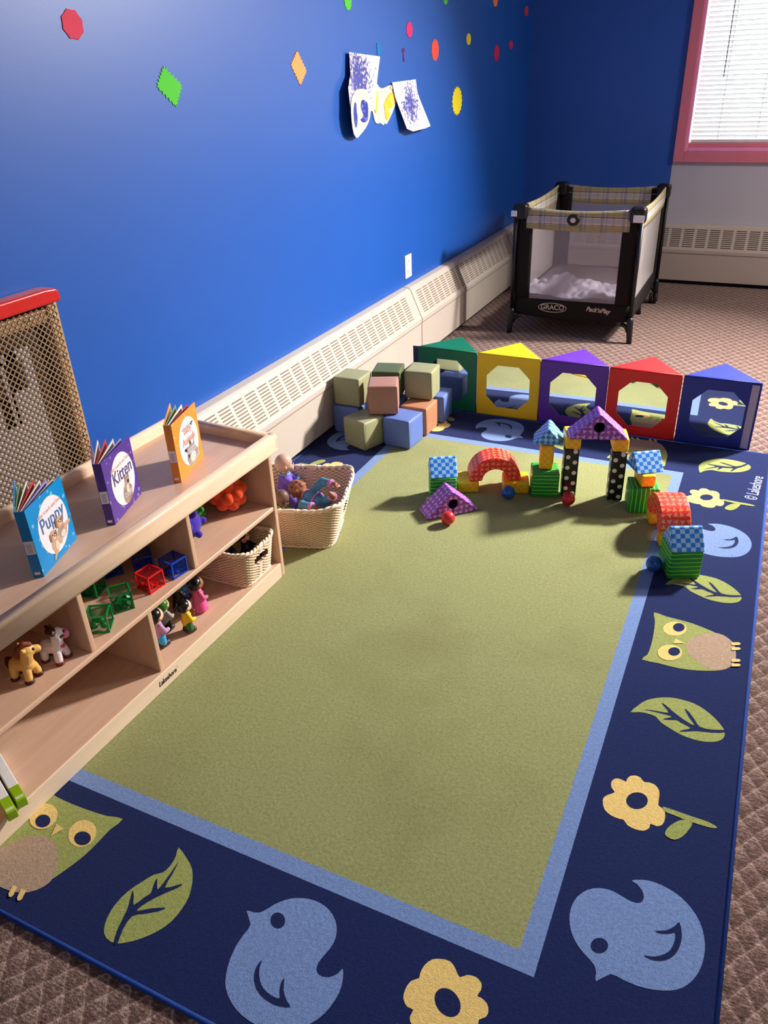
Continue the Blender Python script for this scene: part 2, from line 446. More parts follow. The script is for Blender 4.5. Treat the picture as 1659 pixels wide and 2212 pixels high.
# heaters: extruded profile + slot grille
def heater(name, label, L, loc, rotz, slotmat, ng, y_first, pitch=0.085, gw=0.066, grp='cream baseboard heater covers'):
    t = thing(name, label, 'heater', loc, rotz, grp)
    # local x along the run, local y out from the wall
    prof = [(0, 0.018), (0.108, 0.018), (0.11, 0.024), (0.11, 0.205), (0.113, 0.21), (0.113, 0.232), (0.108, 0.238), (0.048, 0.376), (0.036, 0.388), (0, 0.392)]
    bm = bmesh.new()
    a = [bm.verts.new((0.001, p[0], p[1])) for p in prof]; b = [bm.verts.new((L - 0.001, p[0], p[1])) for p in prof]
    for i in range(len(prof)):
        j = (i + 1) % len(prof); bm.faces.new((a[i], a[j], b[j], b[i]))
    bm.faces.new(a); bm.faces.new(b)
    bevel(link_mesh('cover', bm, M_CREAM, t), 0.0025, 2, 20)
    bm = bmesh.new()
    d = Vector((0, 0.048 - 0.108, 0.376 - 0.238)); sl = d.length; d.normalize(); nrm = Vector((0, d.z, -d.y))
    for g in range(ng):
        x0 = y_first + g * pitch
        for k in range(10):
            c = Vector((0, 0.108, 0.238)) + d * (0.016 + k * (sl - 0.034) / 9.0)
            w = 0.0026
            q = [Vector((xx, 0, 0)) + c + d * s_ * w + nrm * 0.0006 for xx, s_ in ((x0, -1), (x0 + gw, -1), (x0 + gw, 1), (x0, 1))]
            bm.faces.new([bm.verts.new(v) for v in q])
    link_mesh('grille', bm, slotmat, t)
    bm = bmesh.new()
    add_box(bm, 0.0, L, 0.1098, 0.1108, 0.2045, 0.2075)
    add_box(bm, 0.0, 0.0025, 0.0, 0.1105, 0.03, 0.2)
    link_mesh('seam', bm, M_SLOTD, t)
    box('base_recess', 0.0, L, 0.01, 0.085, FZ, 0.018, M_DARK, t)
    return t
# left wall: local x -> +y needs rotz=90deg, then local y -> -x ; so run it from the far end with rotz=-90
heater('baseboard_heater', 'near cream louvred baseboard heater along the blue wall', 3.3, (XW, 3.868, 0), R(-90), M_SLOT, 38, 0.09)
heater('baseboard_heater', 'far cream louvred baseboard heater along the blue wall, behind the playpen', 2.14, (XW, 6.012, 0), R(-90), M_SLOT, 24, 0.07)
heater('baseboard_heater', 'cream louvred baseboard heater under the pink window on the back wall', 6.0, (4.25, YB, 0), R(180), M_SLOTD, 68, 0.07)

# socket
so = thing('wall_socket', 'white double wall socket low on the blue wall', 'socket', (XW, 3.941, 0.487))
box('cover_plate', 0.0, 0.006, -0.042, 0.042, -0.06, 0.06, M_WHITE, so, 0.002)
for zz in (-0.026, 0.026):
    s_ = box('outlet', 0.006, 0.0085, -0.017, 0.017, zz - 0.015, zz + 0.015, plain('ivory_outlet', rgb(222, 216, 208), 0.4), so, 0.002)
    bm = bmesh.new()
    for yy in (-0.007, 0.007): add_box(bm, 0.0083, 0.0089, yy - 0.0012, yy + 0.0012, zz - 0.003, zz + 0.007)
    link_mesh('slot', bm, M_DARK, s_)

# ------------------------------------------------------------------ paper stickers on the wall
def sticker(label, cy, cz, w, h, kind, c, rot=0.0, n=12, poly=None, name='paper_sticker', grp='paper cut-out stickers on the blue wall'):
    bm = bmesh.new()
    if poly is None:
        poly = []
        if kind == 'scallop':
            N = n * 8
            for k in range(N):
                a = 2 * PI * k / N; r = 1 - 0.10 * abs(math.sin(n * a / 2)); poly.append((r * math.cos(a + rot), r * math.sin(a + rot)))
        elif kind == 'star':
            for k in range(2 * n):
                a = PI * k / n; r = 1.0 if k % 2 == 0 else 0.86; poly.append((r * math.cos(a + rot), r * math.sin(a + rot)))
        poly = [(cy + p[0] * w / 2, cz + p[1] * h / 2) for p in poly]
    fr = [(XW + 0.002, p[0], p[1]) for p in poly]; bk = [(XW - 0.0008, p[0], p[1]) for p in poly]
    tr = poly_fill(poly)
    fv = [bm.verts.new(p) for p in fr]; bv = [bm.verts.new(p) for p in bk]
    for t_ in tr:
        bm.faces.new([fv[i] for i in t_]); bm.faces.new([bv[i] for i in t_])
    for i in range(len(poly)):
        j = (i + 1) % len(poly); bm.faces.new((fv[i], fv[j], bv[j], bv[i]))
    m = plain(name + '_paper', c, 0.75, 0.2, 0.03, 20)
    o = link_mesh(name, bm, m); return tag(o, label, 'sticker', grp)
def zigzag(corners, n=6, amp=0.006):
    out = []; m = len(corners)
    cx = sum(p[0] for p in corners) / m; cz = sum(p[1] for p in corners) / m
    for i in range(m):
        a, b = corners[i], corners[(i + 1) % m]
        for k in range(n):
            for f, s in ((k / n, 1.0), ((k + 0.5) / n, -1.0)):
                x = a[0] + (b[0] - a[0]) * f; z_ = a[1] + (b[1] - a[1]) * f
                d = math.hypot(x - cx, z_ - cz); q = 1 + s * amp / d * (0 if (k == 0 and f == 0) else 1)
                out.append((cx + (x - cx) * q, cz + (z_ - cz) * q))
    return out
RED, PINKS, GRN, ORG, YEL, CORAL = rgb(214, 66, 92), rgb(214, 50, 110), rgb(84, 196, 60), rgb(255, 160, 96), rgb(240, 220, 40), rgb(240, 86, 70)
sticker('red eight-lobed paper sticker at the upper left of the blue wall', 1.819, 1.552, 0.078, 0.072, 'scallop', RED, 0.3, 8)
sticker('green zigzag-edged diamond paper sticker on the blue wall', 0, 0, 0, 0, '', GRN, poly=zigzag([(2.158, 1.453), (2.234, 1.4), (2.19, 1.341), (2.112, 1.4)], 6, 0.004))
sticker('pale orange zigzag diamond paper sticker left of the paintings', 0, 0, 0, 0, '', ORG, poly=zigzag([(2.952, 1.494), (3.012, 1.425), (2.956, 1.376), (2.897, 1.447)], 6, 0.004))
sticker('green round paper sticker above the paintings, cut by the photo top edge', 3.392, 1.669, 0.067, 0.07, 'scallop', GRN)
sticker('pink round paper sticker above the torn tape scrap', 4.0206, 1.580, 0.078, 0.068, 'scallop', PINKS)
sticker('coral red scalloped paper sticker right of the torn tape scrap', 4.349, 1.496, 0.105, 0.102, 'scallop', CORAL, 0.2, 8)
sticker('small yellow round paper sticker high on the blue wall', 4.857, 1.549, 0.078, 0.06, 'scallop', YEL)
sticker('green round paper sticker at the photo top edge, right of the pink one', 4.496, 1.726, 0.066, 0.058, 'scallop', GRN)
sticker('orange round paper sticker at the photo top edge near the corner', 5.318, 1.755, 0.088, 0.072, 'scallop', rgb(255, 130, 70))
sticker('magenta oblong paper sticker, lower of the two near the corner', 5.371, 1.4805, 0.1, 0.096, 'scallop', rgb(200, 46, 96))
sticker('small magenta round paper sticker beside the magenta oblong one', 5.663, 1.525, 0.09, 0.052, 'scallop', rgb(206, 44, 100))
sticker('red round paper sticker closest to the room corner', 5.981, 1.7205, 0.087, 0.062, 'scallop', rgb(228, 60, 74))
sticker('large yellow zigzag-edged oval paper sticker right of the paintings', 4.679, 1.247, 0.164, 0.15, 'star', YEL, 0, 18)
sticker('torn dark maroon scrap of tape on the blue wall', 0, 0, 0, 0, '', rgb(96, 40, 96), poly=[(3.927, 1.50), (3.952, 1.506), (3.962, 1.492), (3.946, 1.484), (3.95, 1.463), (3.956, 1.452), (3.944, 1.446), (3.934, 1.458), (3.938, 1.482), (3.926, 1.49)], name='tape_scrap', grp='tape scraps on the blue wall')
sticker('teal strip of tape above the white painting', 0, 0, 0, 0, '', rgb(30, 116, 176), poly=[(3.652, 1.522), (3.695, 1.522), (3.695, 1.473), (3.652, 1.473)], name='tape_scrap', grp='tape scraps on the blue wall')

# ------------------------------------------------------------------ paintings (curling paper)
M_PAPER = plain('white_paper', rgb(222, 214, 214), 0.8, 0.2, 0.02)
M_PAPERC = plain('cream_paper', rgb(222, 208, 190), 0.8, 0.2, 0.02)
def painted(name, base, paint, scale, thr, centre=None, rad=0.1):
    t = NT(name); o = t.coord(); n = t.noise(o, scale, 4, 0.7); f = t.ramp(n, thr, thr + 0.03)
    if centre is not None:
        d = t.n('ShaderNodeVectorMath', operation='DISTANCE'); t.set(d.inputs[0], o); d.inputs[1].default_value = centre
        g = t.ramp(d.outputs['Value'], rad, rad * 0.15)
        f = t.ramp(t.math('ADD', n, t.math('MULTIPLY', g, 0.3)), thr + 0.1, thr + 0.13)
    t.color(t.mix(t.math('MULTIPLY', f, 0.9), base, paint)); t.p(rough=0.8, spec=0.2); return t.m
BLUEP = rgb(24, 44, 150)
M_DAB1 = painted('blue_dabbed_paper', rgb(222, 214, 216), BLUEP, 70, 0.565, (-1.74, 3.435, 1.385), 0.2)
M_DAB2 = painted('blue_speckled_paper', rgb(220, 214, 222), BLUEP, 70, 0.6, (-1.74, 3.98, 1.262), 0.17)
M_BPAINT = painted('blue_paint_smear', rgb(120, 120, 170), rgb(30, 52, 160), 45, 0.42)
M_YPAINT = painted('yellow_paint_smear', rgb(235, 205, 110), rgb(226, 188, 30), 30, 0.4)
M_TAPE = plain('yellowed_tape', rgb(220, 210, 170), 0.5)
def sheet(name, label, poly, off, mat, overlays=(), curl=None, tape=None, grp='finger paintings taped to the blue wall'):
    bm = bmesh.new()
    poly = smooth_poly(poly, 2) if len(poly) > 8 and name != 'dabbed_painting' else poly
    cy = sum(p[0] for p in poly) / len(poly)
    def X(p): return XW + off + (curl(p) if curl else 0)
    tr = poly_fill(poly)
    # dense fan: subdivide for the curl
    fv = [bm.verts.new((X(p), p[0], p[1])) for p in poly]
    for t_ in tr:
        try: bm.faces.new([fv[i] for i in t_])
        except ValueError: pass
    bmesh.ops.subdivide_edges(bm, edges=bm.edges, cuts=3, use_grid_fill=False)
    bmesh.ops.triangulate(bm, faces=bm.faces)
    for v in bm.verts: v.co.x = X((v.co.y, v.co.z))
    for i, (op, mi) in enumerate(overlays):
        op = smooth_poly(op, 3)
        add_tris(bm, [(X(p) + 0.0015 + 0.0003 * i, p[0], p[1]) for p in op], poly_fill(op), mi)
    mats = mat if isinstance(mat, list) else [mat]
    o = link_mesh(name, bm, mats, recalc=False)
    if tape:
        box('tape', XW - 0.0008, XW + off + 0.0035, tape[0] - 0.012, tape[0] + 0.012, tape[1] - 0.008, tape[1] + 0.006, M_TAPE, o)
    return tag(o, label, 'painting', grp)
curlA = lambda p: 0.004 + 0.035 * max(0, (3.42 - p[0]) / 0.14) * (0.4 + 0.6 * max(0, min(1, (1.5 - p[1]) / 0.2)))
sheet('dabbed_painting', 'white paper with blue paint dabs, highest of the wall paintings',
      [(3.354, 1.488), (3.668, 1.47), (3.638, 1.401), (3.624, 1.365), (3.6, 1.263), (3.565, 1.256), (3.285, 1.285), (3.29, 1.357), (3.343, 1.407)], 0.004, M_DAB1, curl=curlA, tape=(3.42, 1.478))
sheet('tooth_painting', 'cream paper cut-out with yellow paint, between two blue dabbed papers',
      [(3.59, 1.385), (3.657, 1.349), (3.707, 1.344), (3.8, 1.356), (3.842, 1.339), (3.856, 1.31), (3.831, 1.271), (3.791, 1.234), (3.725, 1.192), (3.705, 1.2), (3.693, 1.189), (3.659, 1.201), (3.609, 1.204), (3.587, 1.236), (3.575, 1.283)], 0.003, [M_PAPERC, M_YPAINT],
      [([(3.772, 1.322), (3.808, 1.315), (3.839, 1.304), (3.821, 1.278), (3.782, 1.258), (3.751, 1.258), (3.754, 1.226), (3.742, 1.211), (3.716, 1.215), (3.709, 1.248), (3.706, 1.283)], 1),
       ([(3.62, 1.334), (3.64, 1.318), (3.627, 1.281), (3.614, 1.244), (3.596, 1.264), (3.6, 1.301)], 1)], tape=(3.79, 1.345))
sheet('handprint_painting', 'cream oval paper with two blue prints, lowest of the wall paintings',
      [(3.286, 1.292), (3.323, 1.322), (3.391, 1.344), (3.481, 1.348), (3.539, 1.322), (3.541, 1.257), (3.513, 1.212), (3.453, 1.179), (3.382, 1.16), (3.313, 1.18), (3.286, 1.232)], 0.008, [M_PAPERC, M_BPAINT],
      [([(3.351, 1.299), (3.381, 1.294), (3.381, 1.266), (3.391, 1.238), (3.379, 1.212), (3.351, 1.202), (3.332, 1.224), (3.324, 1.26)], 1),
       ([(3.458, 1.305), (3.49, 1.3), (3.511, 1.286), (3.511, 1.24), (3.495, 1.219), (3.457, 1.217), (3.431, 1.23), (3.465, 1.243), (3.441, 1.277)], 1)], curl=curlA, tape=(3.47, 1.335))
curlB = lambda p: 0.004 + 0.03 * max(0, (1.3 - p[1]) / 0.15)
sheet('speckled_painting', 'white paper with faint blue speckles, rightmost of the wall paintings',
      [(3.785, 1.364), (4.067, 1.37), (4.088, 1.311), (4.187, 1.153), (4.118, 1.147), (3.952, 1.144), (3.884, 1.161), (3.846, 1.241), (3.824, 1.32)][:8], 0.006, M_DAB2, curl=curlB, tape=(3.94, 1.36))

# ------------------------------------------------------------------ rug (one mesh: border, strip, field and woven motifs)
MOTIF = {'bird':[('S',[(-0.1127,0.0506),(-0.0897,0.0302),(-0.0908,0.0083),(-0.0912,-0.0169),(-0.0865,-0.0436),(-0.0767,-0.0694),(-0.0625,-0.0892),(-0.0385,-0.1054),(-0.011,-0.1147),(0.0225,-0.1177),(0.0504,-0.1133),(0.0768,-0.1029),(0.0977,-0.0861),(0.1139,-0.065),(0.1234,-0.0397),(0.1263,-0.0117),(0.122,0.0094),(0.1126,0.0281),(0.1082,0.0164),(0.0978,0.0054),(0.0851,0.0003),(0.0729,0.0029),(0.0668,0.0126),(0.0674,0.0279),(0.0714,0.0441),(0.0742,0.0633),(0.0695,0.0843),(0.0564,0.1037),(0.0351,0.1178),(0.0123,0.1235),(-0.0123,0.1223),(-0.0367,0.114),(-0.055,0.1014),(-0.0683,0.0864),(-0.0777,0.0711),(-0.0844,0.0609),(-0.0905,0.0567),(-0.0985,0.0536)]),('N',[(-0.0396,0.0442),(-0.0457,0.0442),(-0.0518,0.0464),(-0.057,0.0504),(-0.0605,0.0557),(-0.0619,0.0615),(-0.0609,0.0669),(-0.0576,0.071),(-0.0525,0.0733),(-0.0465,0.0734),(-0.0403,0.0713),(-0.0349,0.0672),(-0.0313,0.0618),(-0.03,0.0559),(-0.0311,0.0505),(-0.0344,0.0464)]),('N',[(-0.0315,-0.0183),(-0.0343,-0.0301),(-0.0303,-0.0464),(-0.0187,-0.0617),(-0.0011,-0.072),(0.0206,-0.0764),(0.0404,-0.0754),(0.0599,-0.0687),(0.048,-0.0615),(0.0338,-0.0489),(0.0237,-0.03),(0.0231,-0.0417),(0.031,-0.0579),(0.035,-0.0632),(0.026,-0.0657),(0.0084,-0.0637),(-0.0076,-0.0574),(-0.0203,-0.045),(-0.028,-0.032)])],'flower':[('Y',[(-0.0056,-0.0081),(0.0025,-0.0002),(0.0063,0.0071),(0.0292,0.0087),(0.0474,0.0113),(0.0599,0.0218),(0.0619,0.0344),(0.0592,0.0463),(0.0681,0.0549),(0.0699,0.0659),(0.0634,0.0773),(0.0512,0.0823),(0.0435,0.0827),(0.0462,0.0939),(0.0435,0.106),(0.0306,0.1126),(0.0146,0.1095),(0.004,0.1003),(-0.0084,0.112),(-0.0214,0.12),(-0.0371,0.1179),(-0.0524,0.1103),(-0.0617,0.0946),(-0.0632,0.0772),(-0.0618,0.069),(-0.0729,0.0585),(-0.0764,0.0412),(-0.0729,0.0252),(-0.0608,0.0155),(-0.0497,0.0155),(-0.0506,0.0021),(-0.0416,-0.0082),(-0.0225,-0.0111)]),('N',[(0.0092,0.0297),(-0.0003,0.03),(-0.0097,0.0335),(-0.0176,0.0396),(-0.0228,0.0475),(-0.0247,0.056),(-0.0228,0.0637),(-0.0175,0.0697),(-0.0095,0.0729),(-0.0,0.0728),(0.0095,0.0694),(0.0176,0.0632),(0.023,0.0552),(0.0249,0.0465),(0.0229,0.0386),(0.0173,0.0327)]),('G',[(0.0061,-0.0031),(0.0054,-0.0334),(0.004,-0.0666),(0.0033,-0.096),(-0.0041,-0.1144),(-0.0102,-0.1005),(-0.011,-0.0683),(-0.0099,-0.0452),(-0.0073,-0.0251),(-0.0056,-0.0081)]),('G',[(-0.0115,-0.0651),(-0.0319,-0.0609),(-0.0558,-0.0508),(-0.0706,-0.0365),(-0.0692,-0.0202),(-0.06,-0.0163),(-0.0452,-0.0202),(-0.0273,-0.0309),(-0.0128,-0.0456)])],'leaf':[('G',[(-0.011,0.1119),(0.022,0.0976),(0.0468,0.0823),(0.0662,0.0582),(0.0797,0.0293),(0.0834,0.0031),(0.0811,-0.0273),(0.0687,-0.0546),(0.0495,-0.0784),(0.0285,-0.0963),(0.0102,-0.106),(-0.0122,-0.1049),(-0.0296,-0.0924),(-0.0412,-0.0689),(-0.045,-0.0411),(-0.0411,-0.012),(-0.0302,0.0147),(-0.0177,0.0386),(-0.0031,0.0518),(0.0004,0.0712),(-0.0032,0.0934)]),('N',[(0.0106,0.0861),(0.0174,0.0549),(0.0228,0.0255),(0.0407,0.0393),(0.0511,0.0461),(0.0479,0.0365),(0.0342,0.0195),(0.0194,-0.001),(0.0064,-0.0245),(0.0045,-0.0375),(0.0256,-0.0224),(0.0522,-0.0089),(0.0451,-0.0201),(0.0205,-0.0376),(0.0032,-0.0503),(0.0052,-0.0787),(0.0159,-0.1062),(0.0073,-0.1069),(-0.0055,-0.0797),(-0.0148,-0.0449),(-0.0246,-0.0245),(-0.0338,-0.0057),(-0.0212,-0.0168),(-0.01,-0.03),(-0.001,-0.0071),(0.0043,0.0045),(-0.0017,0.0185),(-0.0064,0.0364),(0.0051,0.0231),(0.0119,0.0166),(0.0131,0.0317),(0.012,0.0578)])],'owl':[('G',[(0.1132,0.1208),(0.1063,0.0879),(0.1048,0.0528),(0.1012,0.0135),(0.0902,-0.0258),(0.0758,-0.0646),(0.0568,-0.0906),(0.0298,-0.1047),(-0.0031,-0.1109),(-0.04,-0.1056),(-0.0661,-0.0919),(-0.085,-0.0662),(-0.1027,-0.0209),(-0.1121,0.0257),(-0.112,0.0741),(-0.1134,0.119),(-0.0879,0.1085),(-0.0509,0.1059),(-0.014,0.106),(0.0383,0.1087),(0.0759,0.113)]),('T',[(-0.0061,0.0161),(0.021,0.013),(0.0472,-0.005),(0.0698,-0.0319),(0.0814,-0.06),(0.0695,-0.0856),(0.0439,-0.1037),(0.0037,-0.1104),(-0.0317,-0.1089),(-0.0612,-0.0954),(-0.0805,-0.0736),(-0.0819,-0.0463),(-0.0635,-0.0167),(-0.0414,0.0059)]),('Y',[(0.0692,0.0248),(0.0556,0.0257),(0.0423,0.031),(0.0311,0.0399),(0.0239,0.0511),(0.0216,0.0629),(0.0245,0.0737),(0.0323,0.0817),(0.0439,0.0858),(0.0575,0.0852),(0.0711,0.0801),(0.0826,0.071),(0.09,0.0596),(0.0923,0.0474),(0.0891,0.0366),(0.081,0.0286)]),('N',[(0.0729,0.0308),(0.0648,0.031),(0.057,0.0335),(0.0507,0.0379),(0.0469,0.0434),(0.046,0.0493),(0.0482,0.0547),(0.0533,0.0588),(0.0604,0.0609),(0.0685,0.0608),(0.0764,0.0583),(0.0828,0.054),(0.0868,0.0484),(0.0876,0.0424),(0.0853,0.0369),(0.0801,0.0329)]),('Y',[(-0.0438,0.0235),(-0.0577,0.0243),(-0.0713,0.0295),(-0.0826,0.0383),(-0.0899,0.0495),(-0.0922,0.0613),(-0.0891,0.0721),(-0.0811,0.0802),(-0.0693,0.0844),(-0.0554,0.0839),(-0.0415,0.0789),(-0.0299,0.0699),(-0.0223,0.0585),(-0.02,0.0464),(-0.0234,0.0354),(-0.0318,0.0274)]),('N',[(-0.0419,0.0291),(-0.0494,0.0294),(-0.0566,0.0318),(-0.0625,0.0361),(-0.0663,0.0416),(-0.0673,0.0474),(-0.0653,0.0527),(-0.0608,0.0567),(-0.0543,0.0588),(-0.0468,0.0586),(-0.0395,0.0562),(-0.0334,0.0518),(-0.0296,0.0463),(-0.0286,0.0404),(-0.0307,0.0351),(-0.0353,0.0311)]),('Y',[(0.0105,0.0473),(-0.0007,0.0209),(-0.0131,0.0505)]),('Y',[(0.052,-0.095),(0.0594,-0.1127),(0.0576,-0.1173),(0.0529,-0.1184),(0.0466,-0.1136),(0.0392,-0.096)]),('Y',[(0.0294,-0.0967),(0.0367,-0.1142),(0.035,-0.1187),(0.0304,-0.1198),(0.0241,-0.115),(0.0168,-0.0976)]),('Y',[(-0.0222,-0.1004),(-0.015,-0.1176),(-0.0166,-0.122),(-0.021,-0.1231),(-0.0271,-0.1184),(-0.0343,-0.1013)]),('Y',[(-0.0423,-0.1018),(-0.0351,-0.1189),(-0.0367,-0.1233),(-0.041,-0.1243),(-0.047,-0.1197),(-0.0541,-0.1027)])]}
RX0, RX1, RY0, RY1 = -1.657, 0.163, 0.498, 3.232
SX0, SX1, SY0, SY1 = -1.350, -0.1425, 0.8065, 2.940
M_NAVY = pile('navy_pile', rgb(25, 37, 84), 0.14, 0.1, 0.05)
M_NAVYIN = pile('navy_motif_pile', rgb(25, 36, 80), 0.14, 0.1, 0.05)
M_SKY = pile('sky_blue_pile', rgb(112, 138, 188), 0.14, 0.06)
M_GREEN = pile('olive_green_pile', rgb(143, 146, 96), 0.17, 0.1, 0.1, wear=(rgb(114, 108, 62), 0.42))
M_LEAF = pile('leaf_green_pile', rgb(150, 158, 88), 0.14, 0.06)
M_YELLOW = pile('butter_yellow_pile', rgb(228, 196, 120), 0.1, 0.06)
M_TAN = pile('tan_pile', rgb(172, 146, 122), 0.14, 0.06)
M_RUGEDGE = plain('navy_rug_binding', rgb(34, 66, 142), 0.8, 0.2, 0.1, 80, 0.3, 500)
bm = bmesh.new()
def rect_ring(o, i, z, mi):
    ov = [bm.verts.new((x, y, z)) for x, y in ((o[0], o[2]), (o[1], o[2]), (o[1], o[3]), (o[0], o[3]))]
    iv = [bm.verts.new((x, y, z)) for x, y in ((i[0], i[2]), (i[1], i[2]), (i[1], i[3]), (i[0], i[3]))]
    for k in range(4):
        f = bm.faces.new((ov[k], ov[(k + 1) % 4], iv[(k + 1) % 4], iv[k])); f.material_index = mi
    return ov
RO = (RX0 + 0.008, RX1 - 0.008, RY0 + 0.008, RY1 - 0.008); RS = (SX0, SX1, SY0, SY1); RG = (SX0 + 0.038, SX1 - 0.038, SY0 + 0.038, SY1 - 0.04)
ov = rect_ring(RO, RS, 0.0, 0)
rect_ring(RS, RG, 0.0, 1)
f = bm.faces.new([bm.verts.new((x, y, 0)) for x, y in ((RG[0], RG[2]), (RG[1], RG[2]), (RG[1], RG[3]), (RG[0], RG[3]))]); f.material_index = 2
lo = [bm.verts.new((v.co.x, v.co.y, FZ + 0.0005)) for v in ov]
for k in range(4): bm.faces.new((ov[k], ov[(k + 1) % 4], lo[(k + 1) % 4], lo[k]))
bm.faces.new(lo)
MI = {'N': 3, 'S': 1, 'G': 4, 'Y': 5, 'T': 6}
def motif(kind, side, c, rot=0.0):
    cr, sr = math.cos(rot), math.sin(rot)
    xr, yn, yf, xl = 0.0105, 0.652, 3.0875, -1.503
    for i, (mi, pts) in enumerate(MOTIF[kind]):
        pts = smooth_poly(pts, 2) if len(pts) > 8 else pts
        w = []
        for a, b in pts:
            if rot:
                b0 = b; a, b = a * cr - b0 * sr, a * sr + b0 * cr
            w.append({'R': (xr - b, c + a), 'N': (c + a, yn + b), 'F': (c - a, yf - b), 'L': (xl + b, c - a)}[side] if isinstance(c, float) else (c[0] - b, c[1] + a))
        z = 0.0006 + 0.00025 * i
        add_tris(bm, [(p[0], p[1], z) for p in w], poly_fill(w), MI[mi])
for k, c in (('bird', 0.957), ('flower', 1.27), ('leaf', 1.55), ('owl', 1.865), ('leaf', 2.147), ('bird', 2.4515), ('flower', 2.7614)): motif(k, 'R', c)
for k, c in (('owl', -1.176), ('leaf', -0.891), ('bird', -0.575), ('flower', -0.2675)): motif(k, 'N', c)
for k, c in (('bird', -0.929), ('flower', -1.24), ('leaf', -0.635), ('owl', -0.332)): motif(k, 'F', c)
for k, c in (('bird', 2.77), ('flower', 2.46), ('leaf', 2.17), ('owl', 1.86), ('leaf', 1.57), ('bird', 1.25), ('flower', 0.94)): motif(k, 'L', c)
motif('leaf', 'C', (0.0, 3.035), R(36))
rug = thing('area_rug', 'large green play rug with navy border of owls, birds, leaves and flowers', 'rug', (0, 0, 0))
ro = link_mesh('pile', bm, [M_NAVY, M_SKY, M_GREEN, M_NAVYIN, M_LEAF, M_YELLOW, M_TAN], rug, recalc=False)
ro.data.update()
bm = bmesh.new()
for a, b in (((RX0, RY0), (RX1, RY0)), ((RX1, RY0), (RX1, RY1)), ((RX1, RY1), (RX0, RY1)), ((RX0, RY1), (RX0, RY0))):
    d = Vector((b[0] - a[0], b[1] - a[1], 0)).normalized(); nn = Vector((-d.y, d.x, 0)) * 0.005
    add_tube(bm, [Vector((a[0], a[1], FZ + 0.0052)) + nn, Vector((b[0], b[1], FZ + 0.0052)) + nn], 0.0054, 8)
link_mesh('binding', bm, M_RUGEDGE, rug)
M_RUGTXT = plain('pale_woven_lettering', rgb(176, 184, 220), 0.9)
text_mesh('lettering', '\u00a9 Lakeshore', 0.06, M_RUGTXT, rug, Matrix.Translation((0.117, 2.905, 0.0008)) @ Matrix.Rotation(R(86), 4, 'Z'), 0.0002, 0, 'CENTER', 0.0, 0.66)

